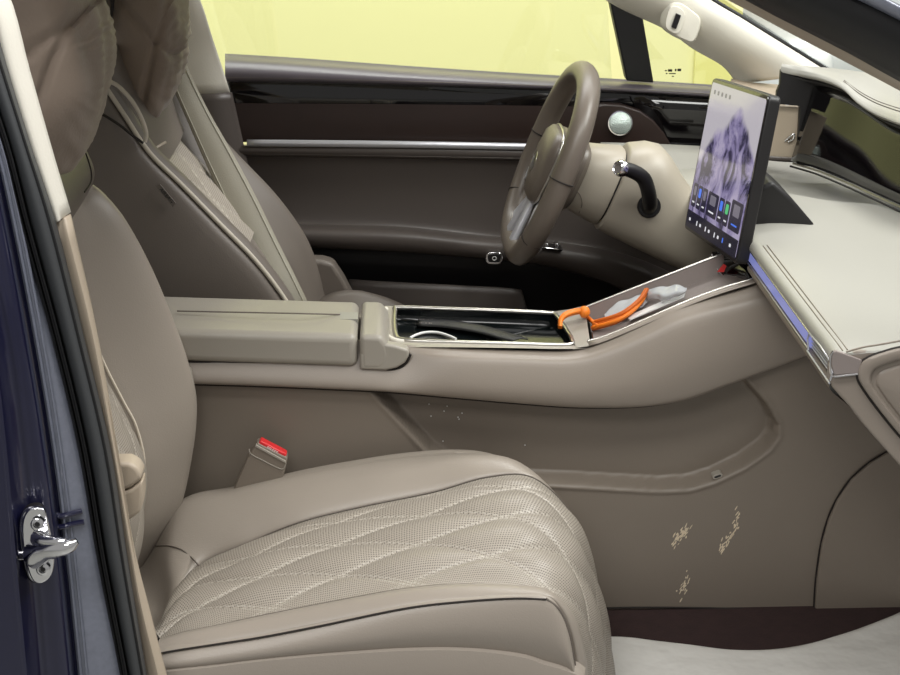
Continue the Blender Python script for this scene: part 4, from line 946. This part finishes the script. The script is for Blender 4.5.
def wallpaper():
    m, n, l, b = nt('mountain wallpaper')
    tc = n.new('ShaderNodeTexCoord'); mp_ = n.new('ShaderNodeMapping'); l.new(tc.outputs['Object'], mp_.inputs['Vector'])
    sep = n.new('ShaderNodeSeparateXYZ'); l.new(tc.outputs['Object'], sep.inputs[0])
    mp_.inputs['Scale'].default_value = (11, 8, 1); mp_.inputs['Rotation'].default_value = (0, 0, .35)
    no = n.new('ShaderNodeTexNoise'); no.inputs['Scale'].default_value = 1.6; no.inputs['Detail'].default_value = 8; no.inputs['Roughness'].default_value = .62; no.inputs['Distortion'].default_value = .8
    l.new(mp_.outputs[0], no.inputs['Vector'])
    cr = n.new('ShaderNodeValToRGB'); e = cr.color_ramp.elements
    e[0].position = .40; e[0].color = rgb(52, 48, 76); e[1].position = .60; e[1].color = rgb(186, 176, 206)
    k = e.new(.48); k.color = rgb(140, 130, 172)
    l.new(no.outputs['Fac'], cr.inputs['Fac'])
    # mountain silhouette: sky above the ridge y = f(x)
    no2 = n.new('ShaderNodeTexNoise'); no2.inputs['Scale'].default_value = 12; no2.inputs['Detail'].default_value = 5; l.new(tc.outputs['Object'], no2.inputs['Vector'])
    ab = n.new('ShaderNodeMath'); ab.operation = 'ABSOLUTE'
    ad = n.new('ShaderNodeMath'); ad.operation = 'ADD'; ad.inputs[1].default_value = -.03; l.new(sep.outputs['X'], ad.inputs[0]); l.new(ad.outputs[0], ab.inputs[0])
    ml = n.new('ShaderNodeMath'); ml.operation = 'MULTIPLY_ADD'; ml.inputs[1].default_value = .55; l.new(ab.outputs[0], ml.inputs[0]); l.new(sep.outputs['Y'], ml.inputs[2])
    m2 = n.new('ShaderNodeMath'); m2.operation = 'MULTIPLY_ADD'; m2.inputs[1].default_value = -.07; l.new(no2.outputs['Fac'], m2.inputs[0]); l.new(ml.outputs[0], m2.inputs[2])
    gt = n.new('ShaderNodeMapRange'); gt.inputs['From Min'].default_value = .050; gt.inputs['From Max'].default_value = .066; l.new(m2.outputs[0], gt.inputs['Value'])
    mx = n.new('ShaderNodeMix'); mx.data_type = 'RGBA'; mx.inputs['B'].default_value = rgb(206, 200, 208)
    l.new(gt.outputs[0], mx.inputs['Factor']); l.new(cr.outputs['Color'], mx.inputs['A'])
    b.inputs['Base Color'].default_value = (.01, .01, .012, 1); b.inputs['Roughness'].default_value = .12
    l.new(mx.outputs['Result'], b.inputs['Emission Color']); b.inputs['Emission Strength'].default_value = .62
    return m
M['wallpaper'] = wallpaper()
M['ui_dark'] = emit('dark interface tile', rgb(46, 42, 66), .55); M['ui_bar'] = emit('interface dock', rgb(38, 36, 54), .5)
M['ui_white'] = emit('white interface icon', rgb(235, 235, 240), .7); M['ui_blue'] = emit('blue interface icon', rgb(70, 120, 235), .8)
M['ui_green'] = emit('green interface icon', rgb(80, 190, 120), .8); M['ui_grey'] = emit('grey interface text', rgb(140, 135, 150), .5)
dsp = lprism('display', rrect(dw, dh, .006), -.0002, .0006, M['wallpaper'], ts)
db_h = dh*.115
lprism('dock_bar', [(-dw/2, -dh/2), (dw/2, -dh/2), (dw/2, -dh/2+db_h), (-dw/2, -dh/2+db_h)], .0006, .0009, M['ui_bar'], dsp)
tw = [(.0, .085, 'w'), (.10, .085, 'g'), (.20, .085, 'w'), (.31, .20, 'd'), (.53, .09, 'b'), (.64, .09, 'e'), (.75, .20, 't')]
for x0, w_, c in tw:
    a = -dw/2+dw*(.03+x0); w2_ = dw*w_; y0 = -dh/2+db_h+.008; hh = dh*.16 if c != 't' else dh*.19
    t = lprism('app_tile', [(p[0]+a+w2_/2, p[1]+y0+hh/2) for p in rrect(w2_, hh, .004)], .0006, .0010, M['ui_dark'], dsp)
    mm = {'w': 'ui_grey', 'g': 'ui_blue', 'd': 'ui_grey', 'b': 'ui_blue', 'e': 'ui_green', 't': 'ui_grey'}[c]
    lprism('app_icon', [(p[0]+a+w2_/2, p[1]+y0+hh*.68) for p in rrect(w2_*.55, min(w2_*.6, hh*.4), .003)], .0010, .0012, M[mm], t)
    lprism('app_icon', [(p[0]+a+w2_/2, p[1]+y0+hh*.2) for p in rrect(w2_*.5, .0025, .0008)], .0010, .0012, M['ui_white' if c != 't' else 'ui_blue'], t)
for k, f in enumerate((.07, .22, .29, .40, .47, .58, .65, .74, .88)):
    lprism('dock_icon', [(p[0]-dw/2+dw*f, p[1]-dh/2+db_h*.5) for p in rrect(.005 if k % 2 else .009, .008 if k % 2 else .005, .0015)], .0009, .0011, M['ui_white' if k != 7 else 'ui_blue'], dsp)
for k in range(5):
    lprism('status_mark', [(p[0]-dw/2+dw*(.08+.075*k), p[1]+dh*.44) for p in rrect(.010, .007, .002)], .0006, .0008, M['ui_grey'], dsp)
# arm behind the screen
mk = WL([(738, 250, .0), (756, 186, .0), (770, 178, .0), (790, 196, .0), (813, 223, .0), (780, 233, .0), (750, 246, .0)], 0)
prism('mount_wedge', [(v.x, v.z) for v in mk], -.02, .10, M['black'], None, bw=.006)
o = bpy.data.objects['mount_wedge']; o.parent = ts; o.matrix_parent_inverse = Matrix.LocRotScale(ts.location, ts.rotation_euler, None).inverted()
# ================================================================== STEERING
c0 = Vector((.273, .37, .616)); ud = Vector((.373, 0, .928)).normalized(); nd = Vector((-.928, 0, .373)).normalized(); yd = Vector((0, 1, 0))
sw_ = thing('steering_wheel', 'thick brown leather steering wheel with pale metal spoke trims', 'steering wheel', c0)
N_ = 72; vs = []; fs = []; NR = 16
def wheel_pt(t, sc=1.0):
    a = .182; b = .170; x = math.cos(t); z = math.sin(t); e = 2.25
    rr = (abs(x)**e+abs(z)**e)**(-1/e)
    z2 = z*b*rr
    if z2 < -.150: z2 = -.150+(z2+.150)*.5
    return x*a*rr*sc, z2*sc
ctr = []
for i in range(N_):
    x, z = wheel_pt(2*math.pi*i/N_); ctr.append((x, z))
for i in range(N_):
    x, z = ctr[i]; x2, z2 = ctr[(i+1) % N_]; x0, z0 = ctr[i-1]; tx_, tz_ = x2-x0, z2-z0; L_ = math.hypot(tx_, tz_); ox, oz = tz_/L_, -tx_/L_
    t = 2*math.pi*i/N_; grip = 1+.12*math.exp(-((abs(math.cos(t))-.80)/.12)**2)
    for j in range(NR):
        a = 2*math.pi*j/NR; ra, rb = .0200*grip, .0205
        o1 = math.cos(a)*ra; o2 = math.sin(a)*rb
        vs.append(c0+yd*(-(x+ox*o1))+ud*(z+oz*o1)+nd*o2)
    for j in range(NR): fs.append((i*NR+j, i*NR+(j+1) % NR, ((i+1) % N_)*NR+(j+1) % NR, ((i+1) % N_)*NR+j))
rim_ = fromdata('rim', vs, fs, M['wheel'], sw_, angle=60)
for t in (rad(5), rad(175), rad(-35), rad(-145)):
    x, z = wheel_pt(t); q = []
    for j in range(16):
        a = 2*math.pi*j/16; d = Vector((x, z)).normalized(); q.append(c0+yd*(-(x+d.x*math.cos(a)*.0212))+ud*(z+d.y*math.cos(a)*.0212)+nd*math.sin(a)*.0212)
    tube('rim_seam', q, .0011, M['seam'], rim_, n=6, closed=True, sm=1)
def wp(x, z, n): return c0+yd*(-x)+ud*z+nd*n
hub_o = [(-.085, .035), (-.06, .068), (0, .075), (.06, .068), (.085, .035), (.08, -.03), (.055, -.07), (0, -.082), (-.055, -.07), (-.08, -.03)]
hb = cr1([Vector((a, b, 0)) for a, b in hub_o], 4, True)
G = []
for s, n in ((.80, -.055), (.98, -.045), (1, -.02), (1, .004), (.97, .014), (.85, .021), (.5, .027), (.02, .029)): s *= .90; n -= .003; G.append([wp(p.x*s, p.y*s, n) for p in hb]+[wp(hb[0].x*s, hb[0].y*s, n)])
hub = grid_mesh('hub', G, M['wheel'], sw_, angle=50)
tube('hub_trim', [wp(p.x*.905, p.y*.905, .002) for p in hb[::2]], .0024, M['satin'], hub, n=8, closed=True, sm=2)
lathe('emblem', wp(0, -.005, .0225), nd, [(.018, 0), (.018, .003), (.015, .004), (.0001, .004)], M['satin'], hub)
def spoke(a, b, w0, w1, m, nm='spoke', th=.012, n0=-.012, n1=-.004):
    A = Vector((a[0], a[1], 0)); B = Vector((b[0], b[1], 0)); d = (B-A).normalized(); s = Vector((-d.y, d.x, 0))
    q = [A+s*w0, A.lerp(B, .5)+s*(w0+w1)/2*.85, B+s*w1, B-s*w1, A.lerp(B, .5)-s*(w0+w1)/2*.85, A-s*w0]
    nn_ = [n0, (n0+n1)/2, n1, n1, (n0+n1)/2, n0]
    vs = [wp(p.x, p.y, k+th/2) for p, k in zip(q, nn_)]+[wp(p.x, p.y, k-th/2) for p, k in zip(q, nn_)]
    o = fromdata(nm, vs, [tuple(range(6)), tuple(range(11, 5, -1))]+[(i, i+6, (i+1) % 6+6, (i+1) % 6) for i in range(6)], m, sw_); bevel(o, .004); return o
for s in (-1, 1):
    sp1 = spoke((s*.07, .0), (s*.172, .008), .030, .026, M['wheel'])
    spoke((s*.03, -.06), (s*.075, -.145), .016, .014, M['wheel'], th=.014)
    spoke((s*.016, -.070), (s*.034, -.150), .012, .016, M['bright'], 'spoke_trim', th=.012, n0=.002, n1=.010)
    spoke((s*.045, -.065), (s*.095, -.135), .010, .014, M['bright'], 'spoke_trim', th=.020)
    spoke((s*.085, -.035), (s*.150, -.06), .008, .014, M['bright'], 'spoke_trim', th=.018)
# column
ax = -nd
def colsec(t, top, bot, hw, n=28):
    r = []
    for i in range(n):
        a = 2*math.pi*i/n; x = math.copysign(abs(math.cos(a))**.75, math.cos(a))*hw; z = math.copysign(abs(math.sin(a))**.75, math.sin(a))
        zz = z*(top-bot)/2+(top+bot)/2
        r.append(c0+ax*t+yd*(-x)+ud*zz)
    return r
def loft(name, secs, m, parent):
    vs = [v for s in secs for v in s]; n = len(secs[0]); fs = []
    for i in range(len(secs)-1):
        for j in range(n): fs.append((i*n+j, i*n+(j+1) % n, (i+1)*n+(j+1) % n, (i+1)*n+j))
    fs += [tuple(reversed(range(n))), tuple((len(secs)-1)*n+j for j in range(n))]
    return fromdata(name, vs, fs, m, parent, angle=45)
sc0 = thing('steering_column', 'beige steering column housing with a black gear stalk', 'steering column', c0+ax*.3)
loft('upper_cowl', [colsec(*q) for q in ((.035, .048, -.05, .045), (.045, .056, -.06, .055), (.08, .066, -.066, .060), (.112, .076, -.071, .066), (.117, .074, -.069, .064))], M['shroud'], sc0)
loft('gap_ring', [colsec(*q) for q in ((.112, .069, -.064, .060), (.130, .069, -.064, .060))], M['black'], sc0)
loft('column_shroud', [colsec(*q) for q in ((.121, .080, -.072, .066), (.124, .086, -.076, .070), (.15, .099, -.079, .075), (.176, .103, -.081, .079), (.20, .092, -.083, .080), (.23, .070, -.085, .081), (.262, .050, -.088, .082), (.34, .035, -.09, .08))], M['shroud'], sc0)
cvp = WL([(575, 190, .302), (590, 196, .30), (588, 212, .30), (574, 218, .303)], 0)
# small cover plate under the upper cowl
cp = [W(569, 193, .302), W(579, 193, .301), W(582, 203, .301), (W(578, 215, .302)), W(569, 216, .303)]
_uc = [o for o in sc0.children if o.name.startswith('upper_cowl')][0]
tube('cover_seam', snap([(569, 193), (575, 191), (580, 195), (582, 204), (579, 213), (572, 217), (568, 212)], bvh_of(_uc), .0002), .0009, M['leather_dark'], _uc, n=6)
S0, S1, S2 = W(649, 206, .285), W(643, 180, .25), W(618, 168, .225)
lathe('stalk_socket', W(649, 206, .293), (0, -1, .1), [(.021, -.006), (.021, .002), (.019, .004), (.012, .004), (.010, .001)], M['black'], sc0, n=28)
stk_ = tube('gear_stalk', [W(649, 207, .290), W(650, 203, .272), W(648, 190, .256), W(643, 178, .248), W(632, 171, .240), (W(620, 168, .232))], [.013, .013, .013, .013, .0125, .012], M['black'], sc0, n=18)
lathe('stalk_knob', W(622, 168.5, .232), (W(614, 167.5, .222)-W(622, 168.5, .232)), [(.0115, -.004), (.0145, -.001), (.0145, .006), (.012, .0105), (.011, .0115), (.009, .0095), (.0001, .0095)], M['chrome'], stk_, n=28)
# ================================================================== DRIVER DOOR
cdr = thing('car_door', 'closed dark driver door with gloss black band, chrome strip and curved armrest', 'door', (.1, .74, 0))
def xr(l, Y): return WL(l, Y)
Xp = [225, 300, 400, 500, 620, 735, 800]
def line(fn, Y): return [W(x, fn(x), Y) for x in Xp]
ip = lambda xs_, ys_: (lambda x: float(np.interp(x, xs_, ys_)))
pt = ip([200, 225, 300, 450, 560, 620, 735, 800], [52, 54.5, 59, 70, 76.5, 80, 87, 91])
pb_ = ip([200, 225, 300, 450, 620, 735, 800], [79, 81, 82, 86, 92, 99, 103])
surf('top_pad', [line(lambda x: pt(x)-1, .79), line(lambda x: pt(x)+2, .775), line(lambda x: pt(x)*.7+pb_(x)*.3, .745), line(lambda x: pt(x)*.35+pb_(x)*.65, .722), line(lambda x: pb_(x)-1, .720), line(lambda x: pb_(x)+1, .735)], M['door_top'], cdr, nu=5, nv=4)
tube('stitch_seam', line(lambda x: pb_(x)-3.5, .7195), .0011, M['leather_dark'], cdr, n=6)
wb_ = ip([225, 300, 450, 620, 800], [103, 103.5, 104.5, 107, 110])
surf('gloss_band', [line(lambda x: pb_(x)-2, .738), line(lambda x: (pb_(x)+wb_(x))/2, .732), line(lambda x: wb_(x)+1, .732)], M['gloss'], cdr, nu=3, nv=4)
cb = ip([225, 300, 450, 620, 800], [141, 141.4, 143, 147, 151])
surf('trim_band', [line(wb_, .730), line(lambda x: (wb_(x)+cb(x))/2, .727), line(lambda x: cb(x)+1, .728)], M['wood'], cdr, nu=3, nv=4)
surf('front_gloss_panel', [WL([(630, 94.5, .722), (700, 98.5, .722), (760, 102, .722), (800, 104, .722)], 0), WL([(640, 122, .722), (700, 125, .722), (760, 126, .722), (800, 128, .722)], 0), WL([(645, 150, .722), (700, 151, .722), (760, 153, .722), (800, 155, .722)], 0)], M['gloss'], cdr, nu=2, nv=2, thick=.004)
# chrome strip
ch0 = [W(x, cb(x)+.2, .716) for x in (247, 300, 400, 500, 560, 620, 700)]
surf('chrome_strip', [ch0, [W(x, cb(x)+1.6, .714) for x in (247, 300, 400, 500, 560, 620, 700)], [W(x, cb(x)+3.2, .716) for x in (247, 300, 400, 500, 560, 620, 700)]], M['bright'], cdr, nu=3, nv=3, thick=.006)
sb_ = ip([225, 300, 450, 530, 700], [155, 156, 158.5, 160, 164])
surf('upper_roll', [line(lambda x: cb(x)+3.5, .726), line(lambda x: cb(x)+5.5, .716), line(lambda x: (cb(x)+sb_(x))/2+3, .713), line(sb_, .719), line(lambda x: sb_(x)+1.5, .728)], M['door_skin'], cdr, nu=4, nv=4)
tube('stitch_seam', line(lambda x: sb_(x)-1.6, .7165), .001, M['leather_dark'], cdr, n=6)
at = ip([225, 290, 400, 500, 560, 620, 660, 700, 800], [222, 224, 226.5, 237, 241, 252, 266, 286, 330])
af = ip([225, 290, 400, 480, 540, 600, 640, 690, 800], [229, 232, 236, 244, 250, 264, 282, 312, 370])
al = ip([225, 300, 400, 480, 540, 600, 640, 690, 800], [246, 247, 251, 257.5, 264, 280, 299, 334, 400])
Xa = [225, 300, 400, 480, 540, 600, 640, 690, 760]
lA = lambda fn, Y: [W(x, fn(x), Y) for x in Xa]
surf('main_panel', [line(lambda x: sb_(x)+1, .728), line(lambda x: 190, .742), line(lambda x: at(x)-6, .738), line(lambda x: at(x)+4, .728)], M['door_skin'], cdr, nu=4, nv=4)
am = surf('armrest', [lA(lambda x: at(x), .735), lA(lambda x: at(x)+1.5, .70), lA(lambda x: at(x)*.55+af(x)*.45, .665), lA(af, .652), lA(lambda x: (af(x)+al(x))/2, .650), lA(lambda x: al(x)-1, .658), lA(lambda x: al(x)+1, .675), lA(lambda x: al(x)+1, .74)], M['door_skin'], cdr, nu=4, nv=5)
tube('stitch_seam', lA(lambda x: al(x)-6, .6545), .0012, M['seam'], am, n=6)
surf('lower_panel', [WL([(200, 240, .745), (400, 240, .745), (600, 255, .745), (800, 300, .745)], 0), WL([(200, 300, .75), (400, 300, .75), (600, 310, .75), (800, 350, .75)], 0), WL([(200, 420, .75), (400, 420, .75), (600, 420, .75), (800, 430, .75)], 0)], M['black'], cdr, nu=2, nv=2, thick=.005)
surf('map_pocket', [WL([(350, 279, .72), (380, 281, .70), (440, 284, .69), (510, 288, .69), (520, 292, .70)], 0), WL([(346, 300, .715), (380, 304, .695), (440, 308, .685), (515, 312, .685), (526, 316, .70)], 0), WL([(340, 340, .71), (380, 345, .69), (440, 350, .68), (520, 352, .68), (530, 356, .70)], 0)], M['door_skin'], cdr, nu=3, nv=4, thick=.006)
# door release button
c_ = W(494, 257, .650); bo = rrect(.034, .026, .010)
dr_ = prism('release_bezel', [(c_.x+a, c_.z+b) for a, b in bo], .640, .655, M['chrome'], cdr, bw=.002)
prism('release_button', [(c_.x+a, c_.z+b+.001) for a, b in rrect(.026, .017, .006)], .638, .645, M['black'], dr_, bw=.001)
tube('release_icon', [Vector((c_.x+.0038*math.cos(t), .6375, c_.z+.001+.0038*math.sin(t))) for t in np.linspace(0, 2*math.pi, 12, endpoint=False)], .0008, M['card'], dr_, n=6, closed=True, sm=1)
# window switches
_am = bvh_of(am); swp = snap([(550, 246.5)], _am, .001)[0]
sw0 = box('switch_plate', swp+Vector((.004, 0, -.0015)), (.040, .034, .004), M['gloss'], cdr, bw=.002, R=Matrix.Rotation(rad(9), 3, 'Y'))
for k in (-.008, .012): box('window_switch', swp+Vector((k, -.002, .004)), (.008, .020, .010), M['chrome'], sw0, bw=.002)
tube('switch_bezel', [swp+Vector((a*1.0, b, .0005-a*.15)) for a, b in rrect(.048, .036, .008, 3)], .0012, M['chrome'], sw0, n=6, closed=True, sm=1)
# tweeter panel
tp_ = XZ([(588, 108), (604, 104), (622, 105), (640, 111), (654, 121), (664, 133), (672, 147), (588, 146)], .70)
tpn = prism('tweeter_panel', tp_, .697, .722, M['wood'], cdr, bw=.003)
tc_ = W(620, 123, .695)
tw_ = lathe('tweeter', tc_, (0, -1, .15), [(.0235, -.006), (.0235, .003), (.022, .005), (.019, .006), (.008, .0085), (.0001, .009)], M['tweeter'], tpn, n=36)
lathe('tweeter_ring', tc_, (0, -1, .15), [(.0225, .002), (.0245, .003), (.0245, .005), (.0225, .005), (.0225, .002)], M['chrome'], tw_, n=36)
# ================================================================== OUTSIDE
pc = thing('parked_car', 'silver grey car parked in the showroom seen through the windscreen', 'car', (2.2, 3.6, -.36))
def csec(x, w, zlo, zhi, zs, y0=3.9):
    return [Vector((x, y0-w, zlo)), Vector((x, y0-w*1.02, zs)), Vector((x, y0-w*.9, zhi-.03)), Vector((x, y0-w*.5, zhi)), Vector((x, y0, zhi+.015)), Vector((x, y0+w*.5, zhi)), Vector((x, y0+w*.9, zhi-.03)), Vector((x, y0+w*1.02, zs)), Vector((x, y0+w, zlo))]
body = [csec(1.12, .55, -.1, .12, .05), csec(1.16, .74, -.15, .30, .12), csec(1.30, .84, -.16, .42, .2), csec(1.75, .9, -.16, .52, .3), csec(2.3, .92, -.16, .60, .35), csec(3.3, .93, -.16, .62, .36), csec(4.6, .92, -.16, .62, .36), csec(5.5, .85, -.14, .58, .3)]
surf('body', body, M['silver_paint'], pc, nu=5, nv=4)
gh = [csec(2.2, .80, .5, .60, .55), csec(2.9, .70, .5, 1.0, .62), csec(3.8, .70, .5, 1.05, .62), csec(4.9, .76, .5, .62, .55)]
surf('greenhouse', gh, M['car_glass'], pc, nu=5, nv=4)
for x in (1.9, 4.6):
    for y in (3.05, 4.75): 
        wv = lathe('wheel', (x, y-.09, -.05), (0, 1, 0), [(.19, 0), (.31, 0), (.33, .04), (.33, .16), (.31, .20), (.1, .2)], M['rubber_dark'], pc, n=28)
        lathe('hub', (x, y-.10, -.05), (0, 1, 0), [(.0001, 0), (.05, 0), (.19, .03), (.2, .06)], M['satin'], wv, n=20)
for y in (3.28, 4.52):
    surf('headlamp', [[(1.20, y-.16, .27), (1.145, y, .26), (1.20, y+.16, .27)], [(1.19, y-.16, .20), (1.13, y, .19), (1.19, y+.16, .20)]], M['card'], pc, nu=3, nv=4, thick=.01)
for k in range(6): tube('grille_bar', [(1.14, 3.55, .02+.03*k), (1.105, 3.9, .02+.03*k), (1.14, 4.25, .02+.03*k)], .006, M['chrome'], pc, n=6)
# ================================================================== LIGHT
wd2 = bpy.data.worlds.new('showroom air'); scene.world = wd2; wd2.use_nodes = True
wd2.node_tree.nodes['Background'].inputs['Color'].default_value = (1, .98, .95, 1); wd2.node_tree.nodes['Background'].inputs['Strength'].default_value = .28
def area(name, loc, target, size, power, col=(1, .99, .97)):
    l = bpy.data.lights.new(name, 'AREA'); l.shape = 'RECTANGLE'; l.size, l.size_y = size; l.energy = power; l.color = col
    o = bpy.data.objects.new(name, l); COL.objects.link(o); o.location = loc
    o.rotation_euler = (Vector(target)-Vector(loc)).to_track_quat('-Z', 'Y').to_euler(); return o
area('ceiling_lamp', (.2, -1.6, 3.0), (.0, -.3, .3), (2.6, .7), 54)
area('ceiling_lamp', (2.0, -.2, 2.9), (.3, -.1, .4), (1.8, .9), 78)
area('ceiling_lamp', (-1.0, -3.2, 2.9), (-.1, -.2, .4), (1.6, .6), 26)
area('ceiling_lamp', (.4, 1.9, 3.0), (-.1, .5, .5), (2.4, .5), 30)
area('wall_fill', (-.6, 1.7, 2.9), (-.6, 3.0, .8), (3.5, .4), 66)  # unseen light added to brighten the yellow wall
area('wall_fill', (3.0, 2.2, 2.9), (2.4, 3.8, .4), (2.5, .6), 24)  # unseen light added to brighten the view through the windscreen
vs_ = scene.view_settings; vs_.view_transform = 'Standard'; vs_.look = 'None'; vs_.exposure = .24; vs_.gamma = 1; vs_.use_curve_mapping = False
